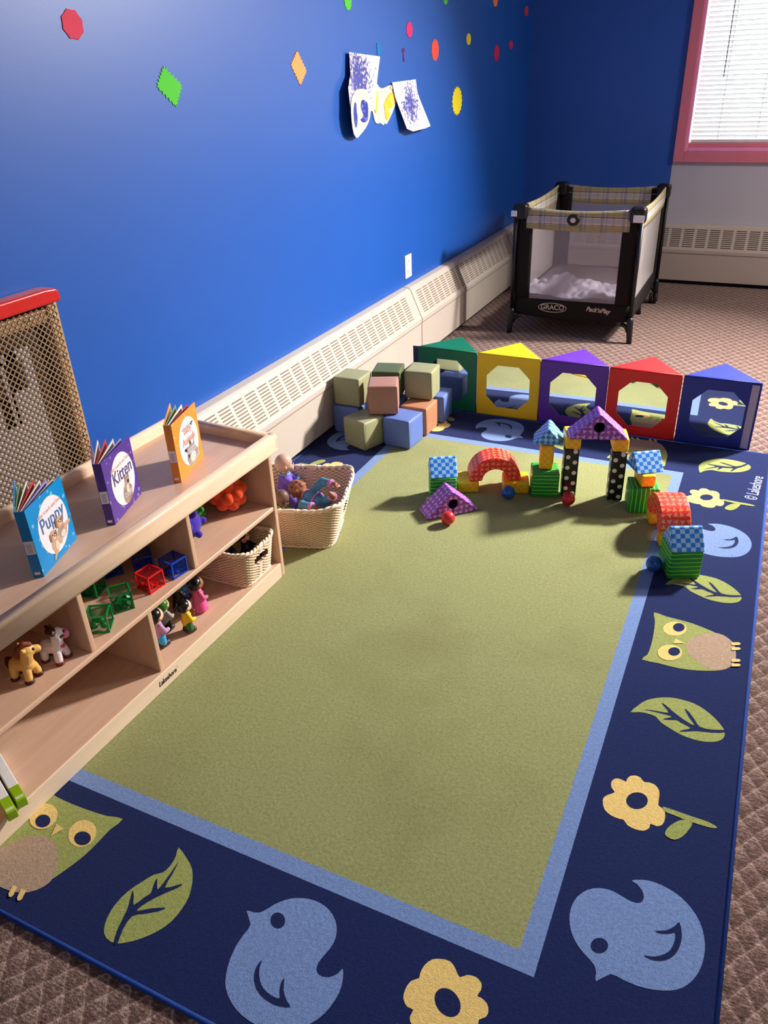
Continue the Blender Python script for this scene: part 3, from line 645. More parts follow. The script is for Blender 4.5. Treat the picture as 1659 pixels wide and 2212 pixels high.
# ------------------------------------------------------------------ mirrored triangle columns standing along the far rug edge
tm = NT('acrylic_mirror'); tm.color((0.88, 0.90, 0.92, 1)); tm.p(rough=0.025, metal=1.0)
def nylon(name, c): return plain(name, c, 0.5, 0.45, 0.08, 9, 0.12, 25)
mir = [('green', (-1.4015, 3.247), 0.2915, 0.0, rgb(0, 104, 74)), ('yellow', (-1.1075, 3.2425), 0.2925, 1.6, rgb(240, 196, 24)),
       ('purple', (-0.8145, 3.2465), 0.2955, 1.0, rgb(88, 40, 160)), ('red', (-0.5165, 3.243), 0.2955, -0.5, rgb(216, 24, 30)), ('blue', (-0.2175, 3.2405), 0.2955, 1.2, rgb(22, 40, 142))]
for nm, (x, y), w, ry, c in mir:
    lab = {'green': 'dark green triangular mirror column beside the foam cubes', 'yellow': 'yellow triangular mirror column with octagonal mirror',
           'purple': 'purple triangular mirror column behind the block towers', 'red': 'red triangular mirror column with octagonal mirror',
           'blue': 'navy blue triangular mirror column at the right end of the row'}[nm]
    t = thing('mirror_column', lab, 'mirror', (x, y, FZ), R(ry), 'triangular mirror columns along the far edge of the rug')
    m = nylon(nm + '_nylon', c); H = 0.298
    prism('foam_body', [(0.002, 0.004), (w - 0.002, 0.004), (w / 2, 0.205)], H, m, t, 'Z', 0.006, 3)
    # front cover with octagonal opening
    bm = bmesh.new()
    cx, cz, hw, ch = w / 2, 0.146, 0.101, 0.052
    octo = [(cx - hw + ch, cz - hw), (cx + hw - ch, cz - hw), (cx + hw, cz - hw + ch), (cx + hw, cz + hw - ch), (cx + hw - ch, cz + hw), (cx - hw + ch, cz + hw), (cx - hw, cz + hw - ch), (cx - hw, cz - hw + ch)]
    outer = [(cx - hw + ch, 0.004), (cx + hw - ch, 0.004), (w - 0.003, cz - hw + ch), (w - 0.003, cz + hw - ch), (cx + hw - ch, H - 0.006), (cx - hw + ch, H - 0.006), (0.003, cz + hw - ch), (0.003, cz - hw + ch)]
    corner = {1: (w - 0.003, 0.004), 3: (w - 0.003, H - 0.006), 5: (0.003, H - 0.006), 7: (0.003, 0.004)}
    for yy, flip in ((-0.0005, 0), (0.004, 1)):
        ovv = [bm.verts.new((p[0], yy, p[1])) for p in outer]; ivv = [bm.verts.new((p[0], yy, p[1])) for p in octo]
        cv = {k: bm.verts.new((p[0], yy, p[1])) for k, p in corner.items()}
        for k in range(8):
            j = (k + 1) % 8; loop = [ovv[k]] + ([cv[k]] if k in cv else []) + [ovv[j], ivv[j], ivv[k]]
            bm.faces.new(loop)
        if not flip: fi = ivv
        else:
            for k in range(8): bm.faces.new((fi[k], fi[(k + 1) % 8], ivv[(k + 1) % 8], ivv[k]))
    link_mesh('front_cover', bm, m, t)
    bm = bmesh.new(); bm.faces.new([bm.verts.new((cx + (p[0] - cx) * 1.02, 0.0028, cz + (p[1] - cz) * 1.02)) for p in octo])
    mo = link_mesh('mirror', bm, tm.m, t, recalc=False)
    if nm == 'green':
        bm = bmesh.new(); add_box(bm, -0.026, 0.004, 0.002, 0.006, 0.004, H - 0.003)
        link_mesh('fastening_flap', bm, nylon('navy_flap', rgb(24, 30, 84)), t)['label'] = 'navy fastening flap'
    if nm == 'blue':
        box('hook_tape', w - 0.037, w - 0.009, -0.0025, 0.0, 0.012, H - 0.012, plain('lilac_grey_tape', rgb(176, 168, 200), 0.9, 0.1, 0.05, 60), t)['label'] = 'lilac grey hook tape'
    # seam piping along the front edges
    bm = bmesh.new()
    for xx in (0.003, w - 0.003): add_tube(bm, [(xx, 0.002, 0.004), (xx, 0.002, H - 0.003)], 0.003, 6)
    add_tube(bm, [(0.003, 0.001, H - 0.003), (w - 0.003, 0.001, H - 0.003)], 0.003, 6)
    link_mesh('piping', bm, m, t)

# ------------------------------------------------------------------ soft foam cubes
def leather(name, c): return plain(name, c, 0.5, 0.4, 0.04, 12, 0.25, 700)
SAGE, SKYB, TERRA, TANP, OLIVE = leather('sage_vinyl', rgb(150, 150, 112)), leather('sky_blue_vinyl', rgb(96, 118, 182)), leather('terracotta_vinyl', rgb(176, 122, 90)), leather('dusty_tan_vinyl', rgb(166, 122, 106)), leather('olive_vinyl', rgb(84, 96, 60))
CS = 0.132
def foam_cube(label, mat, x, y, z, rot, tilt=(0, 0)):
    t = thing('foam_cube', label, 'foam cube', (x, y, z), 0, 'soft foam cubes stacked by the heater', rot=(tilt[0], tilt[1], R(rot)))
    cube_uv('cover', CS - 0.004, CS - 0.004, CS - 0.003, mat, t, 0.009, 3, 0.0025, (0, 0, 0.0))
    bm = bmesh.new(); h = CS / 2 - 0.0045
    for zz in (CS - 0.007,):
        add_tube(bm, [(-h, -h, zz), (h, -h, zz), (h, h, zz), (-h, h, zz)], 0.0022, 6, closed=True)
    for sx, sy in ((-1, -1), (1, -1)): add_tube(bm, [(sx * h, sy * h, 0.008), (sx * h, sy * h, CS - 0.008)], 0.0022, 6)
    link_mesh('seam', bm, mat, t)
    return t
foam_cube('sage foam cube at the front left of the bottom row', SAGE, -1.4425, 2.745, 0.001, -19)
foam_cube('sky blue foam cube at the front of the bottom row, under the tan one', SKYB, -1.2905, 2.815, 0.001, -5)
foam_cube('terracotta foam cube in the bottom row behind the front blue one', TERRA, -1.281, 2.967, 0.001, -1)
foam_cube('sky blue foam cube at the back right, against the green mirror column', SKYB, -1.265, 3.118, 0.001, 4)
foam_cube('blue foam cube in the shade beside the heater, under a sage cube', SKYB, -1.562, 2.868, 0.001, -2)
foam_cube('blue foam cube hidden in the middle of the pile, under the olive cube', SKYB, -1.4265, 2.975, 0.001, 3)
foam_cube('sage foam cube on top at the left, nearest the heater', SAGE, -1.558, 2.875, CS + 0.001, 0)
foam_cube('dusty tan foam cube on top at the front centre', TANP, -1.388, 2.833, CS + 0.001, 22)
foam_cube('dark olive foam cube on top behind the tan one', OLIVE, -1.4435, 3.004, CS + 0.001, 14)
foam_cube('pale sage foam cube on top at the right', SAGE, -1.299, 3.053, CS + 0.001, 5)

# ------------------------------------------------------------------ patterned soft building blocks
P_GREEN = uv_stripes('green_striped_vinyl', rgb(18, 140, 50), rgb(130, 236, 76), 0.0148, 0.17)
P_GREENV = uv_stripes('green_upright_striped_vinyl', rgb(18, 140, 50), rgb(130, 236, 76), 0.0148, 0.17, True)
P_BLUE = uv_checker('blue_checked_vinyl', rgb(22, 124, 226), rgb(156, 204, 255), 0.0143)
P_BLUED = uv_checker('blue_diamond_vinyl', rgb(22, 124, 226), rgb(156, 204, 255), 0.0143, R(45))
P_YEL = uv_checker('yellow_checked_vinyl', rgb(250, 182, 20), rgb(255, 200, 44), 0.0135)
P_DOT = uv_dots('black_polka_vinyl', rgb(12, 12, 12), rgb(236, 234, 232), 0.05, 0.0425, 0.0081)
P_RED = uv_triangles('red_triangle_vinyl', rgb(240, 48, 44), rgb(255, 138, 84), 0.0205, 0.34)
P_PUR = uv_triangles('purple_triangle_vinyl', rgb(142, 60, 178), rgb(204, 156, 236), 0.0205, 0.34)
GB = 'soft patterned building blocks on the rug'
def block(name, label, mat, sx, sy, sz, x, y, z, rot, cat='toy block', bev=0.006):
    t = thing(name, label, cat, (x, y, z), R(rot), GB)
    cube_uv('cover', sx, sy, sz, mat, t, bev, 3, 0.0015)
    return t
g1 = block('striped_block', 'green striped block under a blue checked prism, behind the purple prism', P_GREEN, 0.098, 0.098, 0.099, -0.951, 2.414, 0.001, 25.8)
bm = bmesh.new(); add_box(bm, -0.064, -0.05, -0.042, -0.0405, 0.01, 0.022); link_mesh('care_tag', bm, M_WHITE, g1)['label'] = 'small white care tag'
block('striped_block', 'green striped block under the yellow post and blue roof', P_GREEN, 0.1, 0.1, 0.099, -0.608, 2.592, 0.001, 19.3)
block('striped_block', 'green block with upright stripes beside the right polka dot post', P_GREENV, 0.1, 0.1, 0.099, -0.2525, 2.602, 0.001, 18)
block('striped_block', 'green striped block nearest the rug border, under the front blue prism', P_GREEN, 0.1, 0.1, 0.099, -0.075, 2.232, 0.001, 25)
block('yellow_block', 'yellow checked block under the left foot of the red arch', P_YEL, 0.083, 0.098, 0.046, -0.8915, 2.5185, 0.001, 26)
block('yellow_block', 'yellow checked block under the right foot of the red arch', P_YEL, 0.098, 0.098, 0.046, -0.7165, 2.58, 0.001, 20)
block('yellow_post', 'yellow checked upright post carrying the blue roof prism', P_YEL, 0.05, 0.05, 0.094, -0.6085, 2.599, 0.1015, 16)
block('polka_post', 'black and white polka dot post on the left of the gateway', P_DOT, 0.053, 0.05, 0.198, -0.5185, 2.599, 0.001, 20)
block('polka_post', 'black and white polka dot post on the right of the gateway', P_DOT, 0.053, 0.05, 0.198, -0.3545, 2.634, 0.001, 17)
block('yellow_block', 'yellow checked block on top of the left polka dot post', P_YEL, 0.054, 0.098, 0.05, -0.5245, 2.622, 0.2005, 20)
block('yellow_block', 'yellow checked block on top of the right polka dot post', P_YEL, 0.054, 0.098, 0.05, -0.361, 2.658, 0.2005, 17)
block('yellow_block', 'yellow checked block between green block and blue prism by the right post', P_YEL, 0.05, 0.09, 0.044, -0.252, 2.609, 0.1015, 26)
def roof(label, x, y, z, rot, diamond=False, yaw90=False):
    t = thing('blue_prism', label, 'toy block', (x, y, z), R(rot), GB)
    w, h, L = 0.113, 0.061, 0.1
    o = prism('cover', [(-w / 2, 0), (w / 2, 0), (0.004, h), (-0.004, h)], L, P_BLUE, t, 'Y', 0.006, 3, P_BLUED)
    o.location = (0, -L / 2, 0) if not yaw90 else (-L / 2, 0, 0)
    if yaw90: o.rotation_euler = (0, 0, R(-90))
    return t
roof('blue checked prism roof on the leftmost green block', -0.955, 2.425, 0.1015, 29, yaw90=True)
roof('blue checked prism roof on the yellow post, gable facing the camera', -0.613, 2.632, 0.1985, 13)
roof('blue checked prism on the yellow block by the right polka dot post', -0.262, 2.635, 0.1475, 33, yaw90=True)
roof('blue checked prism on the front right green block', -0.074, 2.234, 0.1015, 24, yaw90=True)
def keyhole(label, x, y, z, rot):
    t = thing('purple_prism', label, 'toy block', (x, y, z), R(rot), GB)
    r, cz = 0.019, 0.047; a0 = math.asin(0.002 / r)
    hole = [(r * math.sin(a), cz - r * math.cos(a)) for a in [-(a0 + (2 * PI - 2 * a0) * k / 20) for k in range(21)]]
    pts = [(-0.1, 0), (-0.002, 0)] + hole + [(0.002, 0), (0.1, 0), (0.1, 0.006), (0.004, 0.094), (-0.004, 0.094), (-0.1, 0.006)]
    prism('cover', pts, 0.088, P_PUR, t, 'Y', 0.004, 2)
    # dark lining of the tunnel
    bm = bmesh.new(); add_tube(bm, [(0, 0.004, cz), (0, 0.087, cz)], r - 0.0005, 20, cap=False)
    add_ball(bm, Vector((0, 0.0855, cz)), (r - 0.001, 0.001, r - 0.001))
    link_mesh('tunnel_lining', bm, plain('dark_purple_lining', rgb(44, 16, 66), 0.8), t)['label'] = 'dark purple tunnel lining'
    return t
keyhole('purple triangle-print prism roof on the two polka dot posts', -0.4225, 2.575, 0.2515, 19)
keyhole('purple triangle-print prism with a round hole, on the rug in front', -0.861, 2.293, 0.001, 43.5)
def arch(label, x, y, z, rot):
    t = thing('red_arch', label, 'toy block', (x, y, z), R(rot), GB)
    N = 20; ro, ri = 0.0985, 0.048
    pts = [(ro * math.cos(PI * k / N), 0.97 * ro * math.sin(PI * k / N)) for k in range(N + 1)] + [(-ri * math.cos(PI * k / N), ri * math.sin(PI * k / N)) for k in range(N + 1)]
    o = prism('cover', pts, 0.1, P_RED, t, 'Y', 0.006, 3); o.location = (0, -0.05, 0)
    return t
arch('red triangle-print arch bridging two yellow blocks', -0.798, 2.563, 0.0485, 24.5)
arch('red triangle-print arch seen from its end, by the rug border', -0.143, 2.452, 0.0485, 111.3)
block('yellow_block', 'yellow checked block under the far foot of the end-on red arch', P_YEL, 0.05, 0.09, 0.046, -0.171, 2.524, 0.001, 111.3)
block('yellow_block', 'yellow checked block under the near foot of the end-on red arch', P_YEL, 0.05, 0.09, 0.046, -0.1165, 2.385, 0.001, 111.3)
def ball(label, c, x, y):
    bm = bmesh.new(); add_ball(bm, Vector((0, 0, 0)), 0.0255, 28, 18)
    t = NT('glossy_ball'); n = t.noise(t.coord(), 40, 3); t.color(t.mix(n, tuple(v * 0.8 for v in c[:3]) + (1,), c)); t.p(rough=0.3, spec=0.5)
    o = link_mesh('ball', bm, t.m); o.location = (x, y, 0.0265); o.rotation_euler = (0.4, 0.3, 0)
    return tag(o, label, 'ball', 'small balls among the blocks')
ball('red ball in front of the purple prism on the rug', rgb(214, 44, 50), -0.8575, 2.230)
ball('blue ball in front of the red arch', rgb(14, 92, 180), -0.716, 2.489)
ball('red ball at the foot of the left polka dot post', rgb(206, 40, 52), -0.4985, 2.521)
ball('blue ball beside the front right green block', rgb(14, 84, 168), -0.1465, 2.199)

# ------------------------------------------------------------------ mesh-fronted panel behind the shelf
PX = -1.715
pn = thing('mesh_panel', 'brown perforated mesh panel with red top rail, behind the wooden shelf', 'panel', (PX, 1.515, 0.393))
M_PW = wood('tan_birch', rgb(176, 138, 92), rgb(206, 168, 120), 'Z', 0.45)
HP = 0.515
box('stile', -0.038, -0.002, -0.034, 0.0, 0.0, HP, M_PW, pn, 0.003)
box('stile', -0.038, -0.002, -0.62, -0.586, 0.0, HP, M_PW, pn, 0.003)
box('crossbar', -0.036, -0.008, -0.586, -0.034, HP - 0.045, HP - 0.012, M_PW, pn, 0.003)
bm = bmesh.new()
for p in [(-0.62, HP + 0.008), (0.004, HP + 0.008)]: pass
pts = [(-0.64, 0.0), (0.006, 0.0), (0.006, 0.026), (-0.004, 0.036), (-0.04, 0.04), (-0.64, 0.04)]
a = [bm.verts.new((-0.039, p[0], HP + 0.002 + p[1])) for p in pts]; b = [bm.verts.new((0.014, p[0], HP + 0.002 + p[1])) for p in pts]
for i in range(len(pts)): bm.faces.new((a[i], a[(i + 1) % len(pts)], b[(i + 1) % len(pts)], b[i]))
bm.faces.new(a); bm.faces.new(b)
bevel(link_mesh('top_rail', bm, plain('red_gloss_paint', rgb(204, 34, 30), 0.28, 0.5), pn), 0.007, 3)
# grey backing board with cut-outs, its pale grey imitating reflection on the mesh
bm = bmesh.new()
ys = [-0.586, -0.235, -0.19, -0.155, -0.09, -0.034]
def plate(y0, y1, z0, z1, x=-0.004, d=0.003, mi=0): add_box(bm, x - d, x, y0, y1, z0, z1, mi)
plate(-0.586, -0.255, 0.02, 0.43); plate(-0.255, -0.17, 0.405, 0.43); plate(-0.155, -0.125, 0.0, 0.43); plate(-0.205, -0.155, 0.405, 0.43)
plate(-0.255, -0.155, 0.0, 0.24); plate(-0.225, -0.215, 0.24, 0.43); plate(-0.205, -0.155, 0.24, 0.325)
link_mesh('backing_board', bm, plain('grey_sheen_board', rgb(208, 206, 212), 0.45), pn)
box('dark_lining', -0.037, -0.033, -0.586, -0.034, 0.0, HP - 0.05, plain('brown_lining', rgb(64, 44, 26), 0.8), pn)
# perforated sheet with real holes, diamond lattice
bm = bmesh.new(); p_ = 0.019; vc = {}
def vk(y, z):
    k = (round(y, 5), round(z, 5))
    if k not in vc: vc[k] = bm.verts.new((0, k[0], k[1]))
    return vc[k]
h = p_ / 2
for i in range(0, int(0.6 / h)):
    for j in range(0, int(HP / h)):
        if (i + j) % 2: continue
        cy, cz = -0.005 - h - i * h, h + j * h
        if cz + h > HP - 0.002: continue
        sq = [vk(cy, cz - h), vk(cy + h, cz), vk(cy, cz + h), vk(cy - h, cz)]
        r = h * 0.75
        inn = [vk(cy + r * s1 * 0.5, cz + r * s2 * 0.5) for s1, s2 in ((-1, -1), (1, -1), (1, 1), (-1, 1))]
        inn = [vk(cy, cz - r), vk(cy + r, cz), vk(cy, cz + r), vk(cy - r, cz)]
        for k in range(4): bm.faces.new((sq[k], sq[(k + 1) % 4], inn[(k + 1) % 4], inn[k]))
so_ = link_mesh('perforated_sheet', bm, plain('brown_grey_metal', rgb(140, 116, 92), 0.4, 0.5, 0.05, 30), pn, recalc=False)
sd = so_.modifiers.new('Solid', 'SOLIDIFY'); sd.thickness = 0.0012
M_STEEL = plain('steel', rgb(190, 190, 195), 0.3, metal=0.9)
for yy, zz in ((-0.019, 0.48), (-0.019, 0.37), (-0.019, 0.22), (-0.019, 0.13), (-0.1, 0.492)):
    bm = bmesh.new(); add_ball(bm, Vector((0.0015, yy, zz)), (0.002, 0.0045, 0.0045), 10, 6)
    link_mesh('screw', bm, M_STEEL, pn)

# ------------------------------------------------------------------ wooden display shelf
TH = math.atan2(.025, 1.128)
SA = Vector((-1.234, 1.7375, 0)); SD = Vector((math.sin(TH), math.cos(TH), 0)); SN = Vector((math.cos(TH), -math.sin(TH), 0))
SR = PI / 2 - TH
def SH(s, d, z=0.0): v = SA + SD * s - SN * d; return Vector((v.x, v.y, z))
LEN, DEP = 1.165, 0.365
MA_X = wood('maple_lengthwise', rgb(200, 160, 134), rgb(216, 180, 154), 'X', 0.32)
MA_Z = wood('maple_upright', rgb(198, 158, 132), rgb(212, 176, 150), 'Z', 0.36)
MA_R = wood('pale_maple_rail', rgb(222, 188, 158), rgb(238, 208, 180), 'X', 0.25)
MA_P = wood('maple_plinth', rgb(214, 188, 162), rgb(228, 204, 178), 'X', 0.4)
sh = thing('display_shelf', 'low maple display shelf with raised rim top and open compartments', 'shelf', SA, SR)
LIFT = 0.0006
box('end_panel', -0.018, 0.0, 0.0, DEP, LIFT, 0.462, MA_Z, sh, 0.004)
box('end_panel', -LEN, -LEN + 0.018, 0.0, DEP, LIFT, 0.462, MA_Z, sh, 0.004)
box('tray_board', -LEN, 0.0, 0.0, DEP, 0.448, 0.465, MA_X, sh)
box('middle_board', -LEN + 0.018, -0.018, 0.001, DEP, 0.246, 0.2615, MA_X, sh, 0.004)
box('bottom_board', -LEN + 0.018, -0.018, 0.003, DEP, 0.038, 0.0545, MA_X, sh)
box('back_board', -LEN + 0.018, -0.018, DEP - 0.01, DEP - 0.002, 0.03, 0.45, MA_X, sh)
for s in (-0.386, -0.7665): box('divider', s - 0.008, s + 0.008, 0.006, DEP - 0.01, 0.2615, 0.448, MA_Z, sh, 0.003)
box('divider', -0.582 - 0.008, -0.582 + 0.008, 0.006, DEP - 0.01, 0.0545, 0.246, MA_Z, sh, 0.003)
pl_ = box('plinth', -LEN + 0.016, -0.018, 0.0, 0.018, LIFT, 0.0525, MA_P, sh, 0.002)
M_INK = plain('black_ink', rgb(26, 24, 26), 0.6)
text_mesh('lettering', 'Lakeshore\u02d9', 0.0215, M_INK, pl_, Matrix.Translation((-0.573, -0.0005, 0.0275)) @ Matrix.Rotation(R(90), 4, 'X'), 0.0002, 0.25, 'CENTER', 0.0004, 0.78)
def rail(name, a, b, w, z0, z1, parent):
    """rounded rim rail between two plan points, half-width w"""
    bm = bmesh.new(); a, b = Vector((*a, 0)), Vector((*b, 0)); d = (b - a).normalized(); n_ = Vector((-d.y, d.x, 0))
    rr = 0.012; prof = []
    for cx_, cz_, a0 in ((w - rr, z1 - rr, 0), (-w + rr, z1 - rr, 90), (-w + rr, z0 + rr, 180), (w - rr, z0 + rr, 270)):
        for k in range(5):
            t_ = R(a0 + 22.5 * k); prof.append((cx_ + rr * math.cos(t_), cz_ + rr * math.sin(t_)))
    ra = [bm.verts.new(a + n_ * p[0] + Vector((0, 0, p[1]))) for p in prof]; rb = [bm.verts.new(b + n_ * p[0] + Vector((0, 0, p[1]))) for p in prof]
    N = len(prof)
    for i in range(N): bm.faces.new((ra[i], ra[(i + 1) % N], rb[(i + 1) % N], rb[i])).smooth = True
    bm.faces.new(ra); bm.faces.new(rb)
    return link_mesh(name, bm, MA_R, parent)
y0, y1 = -0.004, DEP + 0.006
x0, x1 = -LEN - 0.004, 0.006
rl = [rail('rim_rail', (x0 - 0.004, y0), (x1 + 0.004, y0), 0.016, 0.438, 0.4985, sh), rail('rim_rail', (x0, y1), (x1, y1), 0.014, 0.445, 0.4985, sh),
      rail('rim_rail', (x1, y0), (x1, y1), 0.0135, 0.445, 0.4975, sh), rail('rim_rail', (x0, y0), (x0, y1), 0.0135, 0.445, 0.4975, sh)]
for (cx_, cy_) in ((x1, y0), (x1, y1), (x0, y0), (x0, y1)):
    bm = bmesh.new()
    pts = [(0.0145, 0.445), (0.0165, 0.455), (0.0165, 0.485), (0.0145, 0.493), (0.009, 0.4985), (0.001, 0.499)]
    rr = [[bm.verts.new((cx_ + p[0] * math.cos(2 * PI * k / 20), cy_ + p[0] * math.sin(2 * PI * k / 20), p[1])) for k in range(20)] for p in pts]
    for q, w_ in zip(rr, rr[1:]):
        for k in range(20): bm.faces.new((q[k], q[(k + 1) % 20], w_[(k + 1) % 20], w_[k])).smooth = True
    bm.faces.new(rr[-1]); link_mesh('rim_corner', bm, MA_R, sh)

# ------------------------------------------------------------------ board books standing on the shelf
M_PAGE = plain('page_board', rgb(214, 200, 186), 0.6, 0.3, 0.05, 40)
M_LABELW = plain('white_label', rgb(228, 222, 226), 0.5)
M_COVERW = plain('cover_white', rgb(232, 226, 232), 0.35, 0.45, 0.02)
def seg_plate(bm, p, q, th, z0, z1, side=1, mi=0):
    """upright board between plan points p and q"""
    d = Vector((q[0] - p[0], q[1] - p[1], 0)); d.normalize(); n_ = Vector((-d.y, d.x, 0)) * th * side
    a = [Vector((p[0], p[1], 0)), Vector((q[0], q[1], 0)), Vector((q[0], q[1], 0)) + n_, Vector((p[0], p[1], 0)) + n_]
    lo = [bm.verts.new((v.x, v.y, z0)) for v in a]; hi = [bm.verts.new((v.x, v.y, z1)) for v in a]
    for k in range(4): bm.faces.new((lo[k], lo[(k + 1) % 4], hi[(k + 1) % 4], hi[k])).material_index = mi
    bm.faces.new(lo).material_index = mi; bm.faces.new(hi).material_index = mi
def book(label, sp, spb, fr, bk, c, spots, title, tsize, tcol, animal, lcol, npages):
    t = thing('board_book', label, 'book', SH(0, 0, 0.4655), SR, 'board books standing on the shelf top')
    H = 0.168
    # local x = s, y = depth
    tc = NT('cover_print'); v = t0 = tc.coord()
    vor = tc.n('ShaderNodeTexVoronoi'); tc.set(vor.inputs['Vector'], v); vor.inputs['Scale'].default_value = 42
    f = tc.math('LESS_THAN', vor.outputs['Distance'], 0.22)
    tc.color(tc.mix(tc.math('MULTIPLY', f, 0.55), c, spots)); tc.p(rough=0.35, spec=0.45)
    bm = bmesh.new(); seg_plate(bm, sp, fr, 0.0022, 0, H)
    fo = link_mesh('front_cover', bm, tc.m, t)
    bm = bmesh.new(); seg_plate(bm, spb, bk, 0.0022, 0, H, -1); link_mesh('back_cover', bm, tc.m, t)
    bm = bmesh.new(); seg_plate(bm, sp, spb, 0.002, 0, H, -1); spo = link_mesh('spine', bm, plain('spine_print', tuple(x * 0.8 for x in c[:3]) + (1,), 0.4), t)
    pcs = [rgb(150, 140, 200), rgb(206, 196, 180), rgb(190, 60, 60), rgb(226, 216, 200), rgb(120, 150, 90), rgb(210, 196, 180)]
    for k in range(npages):
        u = (k + 1) / (npages + 1)
        a = (sp[0] + (spb[0] - sp[0]) * u, sp[1] + (spb[1] - sp[1]) * u)
        d0 = Vector((fr[0] - sp[0], fr[1] - sp[1])); d1 = Vector((bk[0] - spb[0], bk[1] - spb[1]))
        e = d0 * (1 - u) + d1 * u; e = e.normalized() * d0.length * 0.95
        en = e.normalized() * 0.006; a = (a[0] + en.x, a[1] + en.y); bm = bmesh.new(); seg_plate(bm, a, (a[0] + e.x * 0.96, a[1] + e.y * 0.96), 0.0016, 0.003, H - 0.003)
        link_mesh('page', bm, plain('page_print', pcs[(k + len(title)) % 6], 0.55), t)
    # frame of the front cover: origin at spine bottom, X along cover, Y up, Z out of the cover
    dx = Vector((fr[0] - sp[0], fr[1] - sp[1], 0)); W = dx.length; dx.normalize(); out = Vector((dx.y, -dx.x, 0))
    M = Matrix(((dx.x, 0, out.x, sp[0]), (dx.y, 0, out.y, sp[1]), (0, 1, 0, 0), (0, 0, 0, 1)))
    def decal(name, polys, mats, parent):
        bm = bmesh.new()
        for i, (pts, mi) in enumerate(polys):
            add_tris(bm, [M @ Vector((p[0], p[1], 0.0005 + 0.00015 * i)) for p in pts], poly_fill(pts), mi)
        return link_mesh(name, bm, mats, parent, recalc=False)
    decal('title_oval', [(ell(W * 0.535, H * 0.5, W * 0.385, H * 0.41, 40), 0)], M_COVERW, fo)
    lines = title if isinstance(title, list) else [title]
    for i, ln in enumerate(lines):
        ty = H * 0.60 - i * tsize * 0.95 + (len(lines) - 1) * tsize * 0.6
        text_mesh('title', ln, tsize, tcol, fo, M @ Matrix.Translation((W * 0.54, ty, 0.0011)), 0.0001, 0, 'CENTER', 0.0003 if len(lines) == 1 else 0.0004, 0.86)
    text_mesh('series_title', 'baby touch and feel', tsize * 0.27, lcol, fo, M @ Matrix.Translation((W * 0.52, H * 0.755, 0.001)), 0.0001)
    # animal portrait
    cols = {'b': rgb(196, 160, 132), 'l': rgb(224, 200, 178), 'd': rgb(70, 46, 40), 'k': rgb(150, 110, 84), 'g': rgb(170, 166, 156), 'w': rgb(206, 200, 196), 'n': rgb(40, 34, 40)}
    order = list(cols); mats = [plain('fur_' + k, cols[k], 0.8, 0.2, 0.12, 220) for k in order]
    decal('animal_picture', [(smooth_poly([(p[0] * W, p[1] * H) for p in pts], 3), order.index(k)) for k, pts in animal], mats, fo)
    # barcode label wrapping the spine, publisher mark
    ds = Vector((spb[0] - sp[0], spb[1] - sp[1], 0)); Ws = ds.length; ds.normalize(); o2 = Vector((-ds.y, ds.x, 0))
    if o2.x > 0: o2 = -o2
    M2 = Matrix(((ds.x, 0, o2.x, sp[0]), (ds.y, 0, o2.y, sp[1]), (0, 1, 0, 0), (0, 0, 0, 1)))
    bm = bmesh.new()
    q = [(0.001, H * 0.36), (Ws - 0.001, H * 0.36), (Ws - 0.001, H * 0.56), (0.001, H * 0.56)]
    bm.faces.new([bm.verts.new(M2 @ Vector((p[0], p[1], 0.0006))) for p in q])
    for k in range(7):
        a = H * (0.385 + 0.02 * k); qq = [(Ws * 0.3, a), (Ws * 0.8, a), (Ws * 0.8, a + 0.0011), (Ws * 0.3, a + 0.0011)]
        f_ = bm.faces.new([bm.verts.new(M2 @ Vector((p[0], p[1], 0.0009))) for p in qq]); f_.material_index = 1
    link_mesh('spine_label', bm, [M_LABELW, plain('barcode_grey', rgb(130, 120, 130), 0.6)], spo, recalc=False)
    bm = bmesh.new(); q = [(Ws * 0.25, H * 0.045), (Ws * 0.8, H * 0.045), (Ws * 0.8, H * 0.085), (Ws * 0.25, H * 0.085)]
    bm.faces.new([bm.verts.new(M2 @ Vector((p[0], p[1], 0.0006))) for p in q]); link_mesh('publisher_mark', bm, M_LABELW, spo, recalc=False)
    return t
pup = [('b', ell(0.69, 0.31, 0.13, 0.11, 14)), ('b', [(0.76, 0.36), (0.86, 0.38), (0.94, 0.37), (0.93, 0.33), (0.84, 0.31), (0.76, 0.28)]), ('b', ell(0.60, 0.22, 0.05, 0.06, 10)),
       ('b', ell(0.46, 0.24, 0.10, 0.13, 14)), ('b', [(0.44, 0.2), (0.38, 0.12), (0.33, 0.05), (0.37, 0.05), (0.44, 0.1), (0.52, 0.16)]), ('l', ell(0.49, 0.2, 0.05, 0.07, 10)), ('l', ell(0.7, 0.27, 0.07, 0.05, 10)),
       ('b', ell(0.45, 0.37, 0.085, 0.08, 14)), ('k', ell(0.375, 0.37, 0.025, 0.06, 10)), ('k', ell(0.525, 0.37, 0.022, 0.055, 10)), ('l', ell(0.465, 0.345, 0.035, 0.03, 10)), ('d', ell(0.47, 0.355, 0.016, 0.013, 8)), ('d', ell(0.43, 0.39, 0.011, 0.011, 8)), ('d', ell(0.49, 0.39, 0.011, 0.011, 8)),
       ('b', ell(0.655, 0.475, 0.085, 0.08, 14)), ('k', ell(0.58, 0.475, 0.025, 0.06, 10)), ('k', ell(0.735, 0.475, 0.022, 0.055, 10)), ('l', ell(0.67, 0.45, 0.035, 0.03, 10)), ('d', ell(0.675, 0.46, 0.016, 0.013, 8)), ('d', ell(0.635, 0.495, 0.011, 0.011, 8)), ('d', ell(0.695, 0.495, 0.011, 0.011, 8))]
